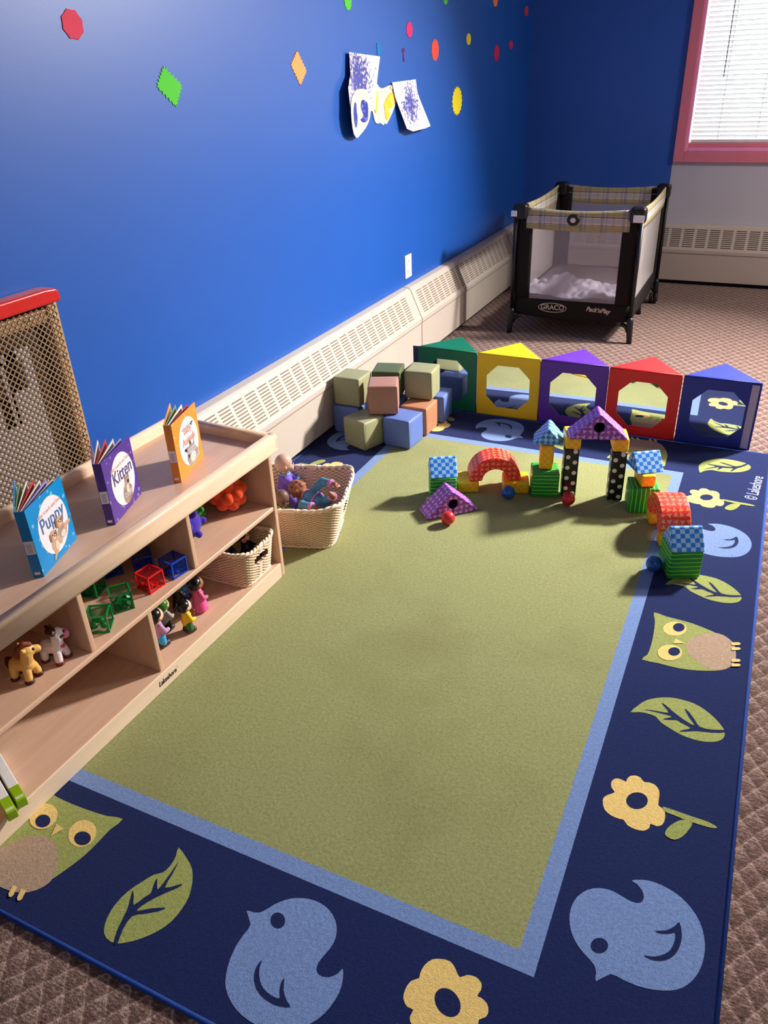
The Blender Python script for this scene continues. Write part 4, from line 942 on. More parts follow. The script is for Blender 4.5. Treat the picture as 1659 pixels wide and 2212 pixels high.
kit = [('b', [(0.46, 0.12), (0.42, 0.22), (0.46, 0.34), (0.54, 0.42), (0.55, 0.52), (0.58, 0.5), (0.63, 0.5), (0.69, 0.53), (0.72, 0.44), (0.69, 0.36), (0.74, 0.3), (0.75, 0.24), (0.70, 0.14), (0.60, 0.09), (0.52, 0.09)]),
       ('k', [(0.52, 0.09), (0.60, 0.08), (0.70, 0.13), (0.72, 0.19), (0.62, 0.14)]), ('k', ell(0.57, 0.5, 0.02, 0.03, 8)), ('k', ell(0.68, 0.5, 0.02, 0.03, 8)),
       ('d', ell(0.66, 0.40, 0.03, 0.03, 10)), ('l', ell(0.6, 0.3, 0.05, 0.07, 12))]
don = [('g', [(0.42, 0.1), (0.36, 0.24), (0.38, 0.34), (0.30, 0.42), (0.42, 0.44), (0.50, 0.42), (0.56, 0.56), (0.64, 0.4), (0.74, 0.52), (0.73, 0.36), (0.82, 0.26), (0.84, 0.14), (0.7, 0.09), (0.54, 0.07)]),
       ('w', ell(0.6, 0.2, 0.12, 0.08, 12)), ('n', [(0.31, 0.415), (0.36, 0.38), (0.41, 0.36), (0.38, 0.43)]), ('d', ell(0.44, 0.27, 0.03, 0.035, 10)), ('d', ell(0.56, 0.47, 0.018, 0.05, 10)),
       ('n', ell(0.74, 0.74, 0.05, 0.03, 10)), ('w', ell(0.755, 0.73, 0.03, 0.02, 10))]
book('blue board book titled Puppy with an oval portrait of two puppies', (-0.7856, 0.0768), (-0.7987, 0.0944), (-0.632, 0.134), (-0.689, 0.223), rgb(0, 136, 204), rgb(150, 214, 240), 'Puppy', 0.05, plain('title_blue', rgb(70, 110, 168), 0.5), pup, plain('pale_pink_ink', rgb(222, 170, 170), 0.5), 6)
book('purple board book titled Kitten with an oval portrait of a kitten', (-0.546, 0.0923), (-0.5575, 0.1094), (-0.392, 0.146), (-0.447, 0.226), rgb(86, 58, 148), rgb(180, 150, 220), 'Kitten', 0.05, plain('title_indigo', rgb(84, 74, 124), 0.5), kit, plain('pale_orange_ink', rgb(232, 190, 150), 0.5), 4)
book('orange board book titled Baby Animals with an oval portrait of a young donkey', (-0.2994, 0.0869), (-0.3085, 0.106), (-0.143, 0.134), (-0.176, 0.196), rgb(246, 150, 58), rgb(252, 190, 120), ['Baby', 'Animals'], 0.03, plain('title_salmon', rgb(226, 158, 132), 0.5), don, plain('pale_blue_ink', rgb(150, 180, 224), 0.5), 3)

# ------------------------------------------------------------------ toys in the shelf
ZU, ZL = 0.2622, 0.0552
def knobby(label, c, s, d, z, r, n, knob, seed, cat='sensory ball', voxel=0.0022):
    t = NT('fuzzy_rubber'); nn = t.noise(t.coord(), 500, 2); t.color(t.mix(nn, tuple(x * 0.8 for x in c[:3]) + (1,), c)); t.p(rough=0.75, spec=0.2, sheen=0.3); t.bump(nn, 0.3, 0.001)
    def fill(bm):
        add_ball(bm, Vector((0, 0, 0)), r * 0.74, 24, 16)
        rnd = random.Random(seed); off = rnd.random() * 6
        for k in range(n):
            zz = 1 - 2 * (k + 0.5) / n; rr = math.sqrt(1 - zz * zz); a = k * 2.399963 + off
            dirv = Vector((rr * math.cos(a), rr * math.sin(a), zz))
            if knob == 'dome': add_ball(bm, dirv * (r * 0.69), r * 0.34, 16, 10)
            else: add_caps(bm, dirv * r * 0.5, dirv * (r * 0.84), r * 0.2, r * 0.17, 10)
    o = blob('bumpy_ball', fill, t.m, None, voxel, 2)
    o.location = SH(s, d, z + r * 0.985); o.rotation_euler = (0.5, 0.35, SR + seed)
    return tag(o, label, cat, 'knobbly balls in the right compartment')
knobby('orange bumpy sensory ball in the right shelf compartment', rgb(246, 78, 24), -0.084, 0.117, ZU, 0.061, 20, 'dome', 1)
knobby('violet knobbly ball half hidden by the shelf divider', rgb(56, 26, 168), -0.292, 0.112, ZU, 0.062, 14, 'knob', 2)
knobby('bright green knobbly ball behind the violet one', rgb(40, 150, 44), -0.193, 0.172, ZU, 0.048, 12, 'knob', 3)

M_GT = {}
def tint(c, key, op=0.86):
    if key in M_GT: return M_GT[key]
    t = NT('tinted_clear_' + key)
    tb = t.n('ShaderNodeBsdfTransparent'); tb.inputs[0].default_value = tuple(0.72 + 0.26 * x for x in c[:3]) + (1,)
    mx = t.n('ShaderNodeMixShader'); mx.inputs[0].default_value = op
    t.color(c); t.p(rough=0.1, spec=0.5)
    t.t.links.new(t.b.outputs[0], mx.inputs[1]); t.t.links.new(tb.outputs[0], mx.inputs[2]); t.t.links.new(mx.outputs[0], t.out.inputs[0])
    M_GT[key] = t.m; return t.m
CC = {'blue': rgb(24, 70, 190), 'red': rgb(220, 34, 44), 'green': rgb(10, 130, 66)}
M_CC = {k: plain(k + '_clear_plastic', v, 0.25, 0.5) for k, v in CC.items()}
def bead_cube(label, key, s, d, rot, tilt=(0, 0), kind='beads', lift=0.0, open_top=True):
    t = thing('bead_cube', label, 'rattle cube', SH(s, d, ZU + lift), 0, 'clear rattle cubes in the middle compartment', rot=(tilt[0], tilt[1], SR + R(rot)))
    S = 0.049; h = S / 2; b = 0.0018
    bm = bmesh.new()
    for sx in (-1, 1):
        for sy in (-1, 1):
            add_box(bm, sx * h - b, sx * h + b, sy * h - b, sy * h + b, 0.0003, S)
            add_box(bm, -h, h, sx * h - b, sx * h + b, (S - 2 * b) if sy > 0 else 0.0003, S if sy > 0 else 2 * b)
            add_box(bm, sx * h - b, sx * h + b, -h, h, (S - 2 * b) if sy > 0 else 0.0003, S if sy > 0 else 2 * b)
    link_mesh('frame', bm, M_CC[key], t)
    bm = bmesh.new()
    for q in (((-h, -h), (h, -h)), ((h, -h), (h, h)), ((h, h), (-h, h)), ((-h, h), (-h, -h))):
        bm.faces.new([bm.verts.new((*p, z)) for p, z in ((q[0], b), (q[1], b), (q[1], S - b), (q[0], S - b))])
    bm.faces.new([bm.verts.new((x, y, S - b)) for x, y in ((-h, -h), (h, -h), (h, h), (-h, h))])
    link_mesh('clear_side', bm, tint(CC[key], key), t, recalc=False)
    rnd = random.Random(label); bm = bmesh.new()
    if kind == 'balls':
        for x, y in ((-0.011, -0.01), (0.011, -0.011), (0.0, 0.009), (-0.013, 0.012)): add_ball(bm, Vector((x, y, 0.013)), 0.0085, 12, 8)
    else:
        for k in range(40):
            a = Matrix.Rotation(rnd.random() * 3, 4, 'X') @ Matrix.Rotation(rnd.random() * 3, 4, 'Y')
            x, y, z = rnd.uniform(-0.016, 0.016), rnd.uniform(-0.016, 0.016), rnd.uniform(0.006, 0.015); e = rnd.uniform(0.0028, 0.005)
            add_box(bm, -e, e, -e, e, -e * 1.3, e * 1.3, 0, Matrix.Translation((x, y, z)) @ a)
    bo = link_mesh('beads', bm, M_CC[key], t, smooth=(kind == 'balls')); bo['kind'] = 'stuff'
    return t
bead_cube('blue clear rattle cube nearest the shelf divider', 'blue', -0.4295, 0.0465, -8)
bead_cube('red clear rattle cube at the front of the middle compartment', 'red', -0.5065, 0.0605, -6)
bead_cube('green clear rattle cube in the middle of the green three, label side forward', 'green', -0.602, 0.071, -38)
bead_cube('green clear rattle cube with round balls inside, at the front left', 'green', -0.6904, 0.058, -57, kind='balls')
bead_cube('green clear rattle cube tipped up against the others at the back left', 'green', -0.588, 0.187, -72, (0.0, 0.0))
bead_cube('blue clear rattle cube at the back, beside the tipped green one', 'blue', -0.497, 0.207, -32)
bead_cube('blue clear rattle cube behind the red one', 'blue', -0.446, 0.1395, -38)
bead_cube('red clear rattle cube in the far corner of the middle compartment', 'red', -0.434, 0.262, -20)

def toy_animal(name, label, s, d, rot, body, hoof, spec, sz=0.93):
    t = thing(name, label, 'toy animal', SH(s, d, ZU), SR + R(rot), 'toy farm animals in the left compartment'); t.scale = (sz,) * 3
    # faces +x, head turned by hy; height about 0.1
    hy = R(56); TH_ = Matrix.Translation((0.016, 0, 0)) @ Matrix.Rotation(hy, 4, 'Z') @ Matrix.Translation((-0.016, 0, 0))
    T = lambda q: TH_ @ Vector(q)
    TR = Matrix.Rotation(hy, 4, 'Z')
    def fb(bm):
        add_caps(bm, (-0.020, 0, 0.036), (0.012, 0, 0.042), 0.019, 0.019)
        for x in (-0.023, 0.018):
            for sy in (-1, 1): add_caps(bm, (x, sy * 0.011, 0.032), (x + 0.003, sy * 0.0155, 0.012), 0.0105, 0.0098, 10)
        add_caps(bm, (0.014, 0, 0.048), (0.020, 0, 0.074), 0.015, 0.015)
        add_ball(bm, T((0.022, 0, 0.079)), (0.0185, 0.0165, 0.0175), M=TR)
        if spec == 'horse': add_caps(bm, T((0.030, 0, 0.078)), T((0.044, 0, 0.076)), 0.012, 0.0105, 10)
        for sy in (-1, 1): add_caps(bm, T((0.012, sy * 0.013, 0.09)), T((0.010, sy * 0.017, 0.098)), 0.0055, 0.003, 8)
    blob('body', fb, body, t, 0.0016, 3)
    for x in (-0.0225, 0.0205):
        for sy in (-1, 1):
            bm = bmesh.new(); add_tube(bm, [(x + 0.001, sy * 0.0155, 0.0002), (x + 0.001, sy * 0.0155, 0.005), (x, sy * 0.0155, 0.008)], [0.0112, 0.0111, 0.008], 14)
            link_mesh('hoof', bm, hoof, t)
    if spec == 'horse':
        mm = plain('chestnut_mane', rgb(120, 52, 22), 0.6)
        def fm(bm):
            pts = [T((0.030, 0, 0.095)), T((0.018, 0, 0.101)), T((0.004, 0, 0.093)), T((-0.001, 0, 0.078)), Vector((0.0, 0, 0.062))]
            for a, b in zip(pts, pts[1:]): add_caps(bm, a, b, 0.0075, 0.0075, 8)
        blob('mane', fm, mm, t, 0.0018, 2)
        def ft(bm):
            for a, b in zip([(-0.034, 0, 0.046), (-0.046, 0, 0.044), (-0.05, 0.0, 0.03)], [(-0.046, 0, 0.044), (-0.05, 0.0, 0.03), (-0.047, 0, 0.016)]): add_caps(bm, a, b, 0.0065, 0.006, 8)
        blob('tail', ft, plain('dark_brown_tail', rgb(62, 30, 18), 0.6), t, 0.0018, 2)
    else:
        def fz(bm): add_ball(bm, T((0.038, 0, 0.073)), (0.0125, 0.0165, 0.0135), M=TR)
        blob('muzzle', fz, plain('pink_muzzle', rgb(236, 130, 170), 0.5), t, 0.0016, 2)
        def fh(bm):
            add_caps(bm, T((0.010, -0.013, 0.093)), T((0.006, -0.0215, 0.096)), 0.008, 0.005, 8); add_caps(bm, T((0.010, 0.013, 0.093)), T((0.006, 0.0215, 0.096)), 0.008, 0.005, 8)
            add_ball(bm, T((0.008, 0, 0.094)), (0.013, 0.014, 0.007), M=TR); add_caps(bm, T((0.012, 0.006, 0.096)), T((0.012, 0.009, 0.107)), 0.0045, 0.002, 8)
        blob('forelock_and_ears', fh, plain('dark_brown_hair', rgb(64, 34, 26), 0.6), t, 0.0016, 2)
        bm = bmesh.new()
        hp = [(0, -0.0055), (0.0055, 0.0), (0.0055, 0.003), (0.003, 0.0048), (0, 0.003), (-0.003, 0.0048), (-0.0055, 0.003), (-0.0055, 0.0)]
        fa = [bm.verts.new((0.0325, p[0], 0.046 + p[1])) for p in hp]; ba = [bm.verts.new((0.026, p[0], 0.046 + p[1])) for p in hp]
        bm.faces.new(fa)
        for k in range(8): bm.faces.new((fa[k], fa[(k + 1) % 8], ba[(k + 1) % 8], ba[k]))
        link_mesh('heart_mark', bm, plain('red_heart', rgb(200, 30, 56), 0.4), t)
    bm = bmesh.new()
    for sy in (-1, 1): add_ball(bm, T((0.0355, sy * 0.0095, 0.0845)), (0.003, 0.0035, 0.0045), 10, 8)
    link_mesh('eyes', bm, plain('dark_eye', rgb(50, 40, 50), 0.2), t)
    return t
tcow = NT('spotted_white_plastic'); nz = tcow.noise(tcow.coord(), 34, 1)
tcow.color(tcow.mix(tcow.ramp(nz, 0.66, 0.68), rgb(236, 222, 228), rgb(66, 36, 28))); tcow.p(rough=0.45)
toy_animal('toy_horse', 'tan toy horse with chestnut mane and dark hooves', -0.896, 0.081, -82, plain('tan_plastic', rgb(226, 176, 96), 0.45), plain('brown_hoof', rgb(70, 30, 24), 0.45), 'horse')
toy_animal('toy_cow', 'white toy cow with brown spots and pink muzzle', -0.8225, 0.067, -80, tcow.m, plain('dark_red_hoof', rgb(120, 40, 40), 0.45), 'cow', 0.92)

def figurine(label, s, d, rot, h, skin, hair, top, legs, shoe, style=''):
    t = thing('toy_figurine', label, 'toy figurine', SH(s, d, ZL), SR + R(rot), 'chunky toy people in the lower compartment')
    k = h / 0.115
    V = lambda x, y, z: (x * k, y * k, z * k)
    def mk(name, fill, c, rough=0.45): return blob(name, fill, plain(name + '_plastic', c, rough), t, 0.0017 * k, 3)
    def f_shoe(bm):
        for sy in (-1, 1): add_caps(bm, V(-0.006, sy * 0.0085, 0.0085), V(0.012, sy * 0.0095, 0.008), 0.009 * k, 0.0085 * k, 10)
    o = mk('shoes', f_shoe, shoe)
    def f_leg(bm):
        if style == 'dress':
            add_tube(bm, [V(0, 0, 0.004), V(0, 0, 0.012), V(0, 0, 0.03), V(0, 0, 0.045)], [0.0215 * k, 0.0222 * k, 0.019 * k, 0.014 * k], 18)
        else:
            for sy in (-1, 1): add_caps(bm, V(0, sy * 0.0085, 0.014), V(-0.001, sy * 0.007, 0.034), 0.0105 * k, 0.012 * k, 10)
    mk('skirt' if style == 'dress' else 'trousers', f_leg, legs)
    def f_top(bm):
        add_caps(bm, V(0, 0, 0.038), V(0, 0, 0.062), 0.0172 * k, 0.0128 * k, 16)
        for sy in (-1, 1):
            add_caps(bm, V(0, sy * 0.013, 0.064), V(0.004, sy * 0.0205, 0.05), 0.007 * k, 0.0068 * k, 10)
            add_caps(bm, V(0.004, sy * 0.0205, 0.05), V(0.015, sy * 0.015, 0.045), 0.0068 * k, 0.006 * k, 10)
    mk('shirt', f_top, top)
    def f_head(bm):
        add_ball(bm, Vector(V(0.002, 0, 0.09)), (0.0185 * k, 0.0185 * k, 0.0185 * k), 20, 14)
        add_ball(bm, Vector(V(0.0205, 0, 0.0885)), (0.0035 * k, 0.003 * k, 0.003 * k), 8, 6)
        add_caps(bm, V(0, 0, 0.066), V(0, 0, 0.075), 0.0085 * k, 0.0085 * k, 10)
        for sy in (-1, 1): add_ball(bm, Vector(V(0.0, sy * 0.0185, 0.089)), (0.0035 * k, 0.003 * k, 0.0045 * k), 8, 6)
    ho = mk('head', f_head, skin)
    bm = bmesh.new()
    for sy in (-1, 1): add_ball(bm, Vector(V(0.0192, sy * 0.0068, 0.0935)), (0.0015 * k, 0.0018 * k, 0.0026 * k), 8, 6)
    link_mesh('eyes', bm, M_BLACK, ho)
    bm = bmesh.new(); add_tube(bm, [V(0.0185, -0.005, 0.0815), V(0.0198, 0, 0.0805), V(0.0185, 0.005, 0.0815)], 0.0008 * k, 6); link_mesh('mouth', bm, plain('mouth_red', rgb(150, 60, 60), 0.5), ho)
    def f_hand(bm):
        for sy in (-1, 1): add_ball(bm, Vector(V(0.0185, sy * 0.0135, 0.0445)), 0.0052 * k, 10, 8)
    mk('hands', f_hand, skin)
    def f_hair(bm):
        add_ball(bm, Vector(V(-0.0035, 0, 0.0955)), (0.019 * k, 0.0195 * k, 0.0165 * k), 20, 14)
        add_ball(bm, Vector(V(-0.008, 0, 0.088)), (0.0135 * k, 0.019 * k, 0.0155 * k), 16, 12)
        if style == 'dress' or 'bun' in style:
            add_ball(bm, Vector(V(-0.018, 0.0, 0.1)), 0.0095 * k, 12, 8)
            for sy in (-1, 1): add_ball(bm, Vector(V(-0.008, sy * 0.019, 0.1)), 0.0078 * k, 12, 8)
        if 'tail' in style: add_caps(bm, V(-0.018, 0.004, 0.09), V(-0.026, 0.008, 0.082), 0.008 * k, 0.006 * k, 10)
    mk('hair', f_hair, hair, 0.3)
    return t
BLK = rgb(14, 12, 14)
f1 = figurine('toy boy in yellow shirt holding a brown pet, on the lower shelf', -0.420, 0.047, -20, 0.112, rgb(226, 186, 164), BLK, rgb(240, 190, 24), rgb(40, 110, 40), rgb(74, 40, 40), 'tail')
def f_pet(bm):
    add_ball(bm, Vector((0.0215, 0, 0.05)), (0.006, 0.0065, 0.0075)); add_ball(bm, Vector((0.0235, 0, 0.06)), 0.0055, 10, 8)
blob('brown_pet', f_pet, plain('brown_pet', rgb(100, 56, 40), 0.5), f1, 0.0015, 2)
figurine('toy girl in pink dress with dark hair, farthest right on the lower shelf', -0.3265, 0.079, -22, 0.122, rgb(150, 96, 72), BLK, rgb(224, 90, 150), rgb(226, 88, 150), rgb(226, 88, 150), 'dress')
figurine('toy woman in lilac shirt and blue skirt, beside the lower divider', -0.503, 0.077, -10, 0.132, rgb(226, 180, 152), BLK, rgb(176, 132, 176), rgb(50, 160, 214), rgb(70, 32, 36), '')
figurine('toy figure in green cap and grey top, behind the lilac woman', -0.441, 0.108, 5, 0.112, rgb(214, 172, 150), rgb(50, 120, 30), rgb(160, 156, 150), BLK, BLK, '')
figurine('toy figure in black robe, behind the yellow-shirted boy', -0.345, 0.142, 10, 0.106, rgb(190, 140, 110), BLK, BLK, BLK, BLK, 'dress')
figurine('toy figure in light blue top at the back of the lower shelf', -0.305, 0.158, 5, 0.118, rgb(150, 100, 80), BLK, rgb(80, 150, 190), rgb(40, 60, 170), BLK, '')

# green and white books lying in the lower left, ends over the plinth
def flat_book(label, s, d, rot):
    t = thing('picture_book', label, 'book', SH(s, d, ZL), SR + R(rot), 'green and white books at the left of the bottom shelf')
    # local +x runs toward the visible end; spine up
    mg = plain('lime_green_cover', rgb(132, 172, 20), 0.4)
    box('cover_end', -0.05, 0.0, -0.011, 0.011, 0.0003, 0.024, mg, t, 0.002)
    box('cover', -0.2, -0.0505, -0.011, 0.011, 0.0003, 0.024, plain('white_cover', rgb(216, 218, 218), 0.4), t, 0.002)['label'] = 'white covered part'
    box('spine_sticker', -0.0145, -0.0055, -0.0085, 0.0085, 0.0238, 0.0243, plain('pale_green_sticker', rgb(190, 210, 150), 0.4), t)
    text_mesh('lettering', 'abc', 0.012, plain('orange_print', rgb(196, 110, 60), 0.5), t, Matrix.Translation((-0.036, 0, 0.0243)) @ Matrix.Rotation(R(90), 4, 'Z'), 0.0002) if False else None
    return t
flat_book('green and white book end on the bottom shelf, right one of two', -1.0575, -0.013, -112)
flat_book('green and white book end on the bottom shelf, left one of two', -1.0895, -0.020, -112)

# ------------------------------------------------------------------ wicker baskets
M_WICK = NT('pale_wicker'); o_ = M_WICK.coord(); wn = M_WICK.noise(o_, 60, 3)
wa = M_WICK.n('ShaderNodeAttribute', attribute_name='weave_shade').outputs['Fac']
M_WICK.color(M_WICK.mix(M_WICK.math('MULTIPLY', wa, M_WICK.math('ADD', 0.7, M_WICK.math('MULTIPLY', wn, 0.5))), rgb(182, 136, 92), rgb(252, 232, 208))); M_WICK.p(rough=0.5, spec=0.35)  # crevices between strands darkened in the colour, painted occlusion
def basket(label, loc, rotz, bx, by, tx, ty, H, dip=0.0, handle_side=None, rows=20, ribs=44, rc=0.35, grp='wicker baskets'):
    t = thing('wicker_basket', label, 'basket', loc, rotz, grp)
    def outline(u, v):
        """u in 0..1 around, v in 0..1 up"""
        a = 2 * PI * u; hx = (bx + (tx - bx) * v) / 2; hy = (by + (ty - by) * v) / 2
        e = 0.34
        c, s_ = math.cos(a), math.sin(a)
        x = hx * math.copysign(abs(c) ** e, c); y = hy * math.copysign(abs(s_) ** e, s_)
        return Vector((x, y, 0))
    NU = ribs * 5; NV = rows * 3
    # arc-length parametrisation of the outline
    us = [outline(k / 800, 0.5) for k in range(801)]; L = [0]
    for a, b in zip(us, us[1:]): L.append(L[-1] + (b - a).length)
    par = []; j = 0
    for k in range(NU):
        g = L[-1] * k / NU
        while L[j + 1] < g: j += 1
        par.append((j + (g - L[j]) / max(1e-9, L[j + 1] - L[j])) / 800)
    bm = bmesh.new(); grid = [[], []]; wv = []
    hole = set()
    for side, off in ((0, 0.0022), (1, -0.0022)):
        for iv in range(NV + 1):
            v = iv / NV; row = iv // 3; prof = (0.25, 1.0, 1.0)[iv % 3] if iv < NV else 0.25
            ring = []
            for iu in range(NU):
                p = outline(par[iu], v); q = outline(par[(iu + 1) % NU], v) - outline(par[iu - 1], v)
                n_ = Vector((q.y, -q.x, 0)).normalized()
                ph = math.cos(2 * PI * (iu / NU) * ribs / 2 + PI * (row // 1 % 2))
                top = H * (1 - dip * math.cos(2 * 2 * PI * par[iu]) * 0)
                d = off + 0.0021 * ph + (0.0011 if side == 0 else -0.0011) * prof
                wv.append(min(1.0, max(0.0, (0.25 + 0.75 * prof) * (0.55 + 0.45 * (ph if side == 0 else -ph)))))  # painted shade factor, low in the crevices of the strands
                ring.append(bm.verts.new(p + n_ * d + Vector((0, 0, 0.004 + (H - 0.008) * v + dip * v * (abs(math.sin(2 * PI * par[iu]) * math.cos(2 * PI * par[iu])) * 2) ** 2))))
            grid[side].append(ring)
    for side in (0, 1):
        for iv in range(NV):
            v = (iv + 0.5) / NV
            for iu in range(NU):
                if handle_side is not None:
                    uc = outline((par[iu] + 0.5 / 800) % 1, v); 
                    m_ = uc.y if handle_side in '+x-x' and False else (uc.x if 'y' in handle_side else uc.y)
                    on = (uc.y < -0.3 * by if handle_side == '-y' else uc.y > 0.3 * by if handle_side == '+y' else uc.x > 0.3 * bx if handle_side == '+x' else uc.x < -0.3 * bx)
                    if on and abs(m_) < 0.036 and 0.54 < v < 0.79: continue
                g = grid[side]; q = (g[iv][iu], g[iv][(iu + 1) % NU], g[iv + 1][(iu + 1) % NU], g[iv + 1][iu])
                bm.faces.new(q if side == 0 else q[::-1]).smooth = True
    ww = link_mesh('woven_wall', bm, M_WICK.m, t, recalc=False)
    ww.data.attributes.new('weave_shade', 'FLOAT', 'POINT').data.foreach_set('value', wv)
    bm = bmesh.new(); M_ = 120
    for zz, rr, v, tw in ((H + 0.001, 0.0048, 1.0, 0.0034), (0.004, 0.0035, 0.0, 0.002)):
        for ph in (0, PI):
            pts = []
            for k in range(M_ * 3):
                u = k / (M_ * 3); i = u * NU; i0 = int(i) % NU; i1 = (i0 + 1) % NU; fr_ = i - int(i)
                a0, a1 = par[i0], par[i1] if i1 else 1.0
                uu = a0 + (a1 - a0) * fr_
                p = outline(uu, v); q = outline(uu + 0.002, v) - outline(uu - 0.002, v); n_ = Vector((q.y, -q.x, 0)).normalized()
                a = 2 * PI * u * 46 / 2 + ph
                pts.append(p + n_ * (tw * math.cos(a) + 0.001) + Vector((0, 0, zz + tw * math.sin(a) + dip * v * (abs(math.sin(2 * PI * uu) * math.cos(2 * PI * uu)) * 2) ** 2)))
            add_tube(bm, pts, rr, 7, closed=True)
    rm = link_mesh('braided_rim', bm, M_WICK.m, t); rm.data.attributes.new('weave_shade', 'FLOAT', 'POINT').data.foreach_set('value', [0.85] * len(rm.data.vertices))
    bm = bmesh.new(); N = 60
    vs = [bm.verts.new(outline(k / N, 0) * 0.99 + Vector((0, 0, 0.004))) for k in range(N)]; bm.faces.new(vs)
    link_mesh('base', bm, M_WICK.m, t)
    return t
basket('small wicker basket on the bottom shelf, filled with dark-haired dolls', SH(-0.112, 0.1185, ZL), SR + R(1.5), 0.146, 0.205, 0.17, 0.236, 0.118, 0.006, '-y', 22, 64)
BU, BV = Vector((0.956, 0.292, 0)), Vector((-0.292, 0.956, 0))
BC = BU * -0.675 + BV * 2.296
basket('large wicker basket of baby dolls on the rug beside the shelf', (BC.x, BC.y, 0.0016), R(17), 0.25, 0.225, 0.335, 0.325, 0.172, 0.012, '+x', 30, 90)

# ------------------------------------------------------------------ dolls
def doll_skin(name, c): return plain(name, c, 0.5, 0.4, 0.05, 40)
def doll(label, loc, rot, skin, cloth, trim, pose, k=1.0, grp='baby dolls in the large basket', hairc=None):
    """about 0.26 m baby doll, local: z up along spine, x to the front, y left"""
    t = thing('baby_doll', label, 'doll', loc, 0, grp, rot=rot)
    V = lambda p: Vector(p) * k
    ms = doll_skin('doll_skin', skin); mc = plain('doll_suit', cloth, 0.85, 0.2, 0.14, 60, 0.3, 500); mt = plain('doll_trim', trim, 0.85, 0.2, 0.05)
    arms, legs = pose
    def fh(bm):
        add_ball(bm, V((0, 0, 0.172)), tuple(k * x for x in (0.036, 0.0335, 0.038)), 24, 18)
        add_ball(bm, V((0.014, 0, 0.158)), tuple(k * x for x in (0.026, 0.028, 0.023)), 20, 14)
        add_ball(bm, V((0.0385, 0, 0.160)), tuple(k * x for x in (0.005, 0.0045, 0.004)), 10, 8)
        for sy in (-1, 1):
            add_ball(bm, V((-0.002, sy * 0.0345, 0.162)), tuple(k * x for x in (0.0065, 0.0035, 0.009)), 10, 8)
            add_ball(bm, V((0.026, sy * 0.014, 0.151)), k * 0.0125, 12, 8)
        add_caps(bm, V((0, 0, 0.118)), V((0.002, 0, 0.14)), 0.014 * k, 0.014 * k)
    ho = blob('head', fh, ms, t, 0.0022 * k, 4)
    bm = bmesh.new()
    for sy in (-1, 1): add_ball(bm, V((0.0335, sy * 0.0125, 0.1685)), tuple(k * x for x in (0.003, 0.0055, 0.0055)), 12, 8)
    link_mesh('eyes', bm, plain('glassy_dark_eye', rgb(40, 26, 22), 0.12, 0.6), ho)
    bm = bmesh.new(); add_ball(bm, V((0.0375, 0, 0.1475)), tuple(k * x for x in (0.0025, 0.008, 0.003)), 12, 8)
    link_mesh('lips', bm, plain('doll_lips', rgb(168, 92, 84), 0.5), ho)
    bm = bmesh.new(); add_tube(bm, [V((0.0325, sy_, 0.178)) for sy_ in (-0.018, -0.0125, -0.007)], 0.0009 * k, 6); add_tube(bm, [V((0.0325, sy_, 0.178)) for sy_ in (0.018, 0.0125, 0.007)], 0.0009 * k, 6)
    link_mesh('eyebrows', bm, plain('brow', rgb(90, 60, 46), 0.6), ho)
    if hairc:
        def fhr(bm):
            add_ball(bm, V((-0.008, 0, 0.182)), tuple(k * x for x in (0.040, 0.040, 0.038)), 20, 14)
            rnd = random.Random(label)
            for q in range(40):
                a, b = rnd.uniform(0, 2 * PI), rnd.uniform(0.1, 1.0)
                add_ball(bm, V((-0.01 + 0.036 * math.cos(a) * b, 0.042 * math.sin(a) * b, 0.182 + 0.036 * math.sqrt(max(0, 1 - b * b)))), k * 0.011, 8, 6)
        blob('hair', fhr, plain('curly_black_hair', hairc, 0.6, 0.2, 0.2, 200, 0.5, 400), ho, 0.003 * k, 1)
    def fb(bm):
        add_caps(bm, V((0, 0, 0.045)), V((0, 0, 0.098)), 0.037 * k, 0.029 * k, 18)
        for sy, (el, ha) in zip((-1, 1), arms):
            add_caps(bm, V((0, sy * 0.028, 0.105)), V(el), 0.017 * k, 0.0155 * k); add_caps(bm, V(el), V(ha), 0.0155 * k, 0.013 * k)
        for sy, (kn, ft) in zip((-1, 1), legs):
            add_caps(bm, V((0.004, sy * 0.02, 0.03)), V(kn), 0.021 * k, 0.018 * k); add_caps(bm, V(kn), V(ft), 0.018 * k, 0.0145 * k)
    blob('suit', fb, mc, t, 0.0026 * k, 4)
    def ring(p, q, r, w_, name='cuff'):
        bm = bmesh.new(); p, q = V(p), V(q); d = (q - p).normalized()
        add_tube(bm, [q - d * w_ * k, q - d * w_ * 0.6 * k, q + d * w_ * 0.4 * k, q + d * w_ * 0.7 * k], [r * k * 0.98, r * k * 1.08, r * k * 1.08, r * k * 0.95], 16)
        return link_mesh(name, bm, mt, t)
    for el, ha in arms:
        ring(el, ha, 0.0145, 0.008)
        d = (V(ha) - V(el)).normalized(); a = V(ha) + d * 0.006 * k
        side = d.cross(Vector((0.3, 0.2, 1))).normalized(); up = side.cross(d)
        def fhand(bm, a=a, d=d, side=side, up=up):
            add_caps(bm, a, a + d * 0.012 * k, 0.0085 * k, 0.0095 * k, 10)
            for q in range(4):
                b = a + d * 0.016 * k + side * (q - 1.5) * 0.0052 * k; m_ = b + d * (0.008 + 0.002 * (q in (1, 2))) * k - up * 0.002 * k; e_ = m_ + d * 0.005 * k - up * 0.005 * k
                add_caps(bm, b, m_, 0.0031 * k, 0.0029 * k, 8); add_caps(bm, m_, e_, 0.0029 * k, 0.0025 * k, 8)
            b = a + d * 0.006 * k + side * 0.009 * k; m_ = b + (d * 0.5 + side * 0.8) * 0.009 * k; add_caps(bm, b, m_, 0.0036 * k, 0.003 * k, 8); add_caps(bm, m_, m_ + d * 0.005 * k, 0.003 * k, 0.0026 * k, 8)
        blob('hand', fhand, ms, t, 0.0011 * k, 2)
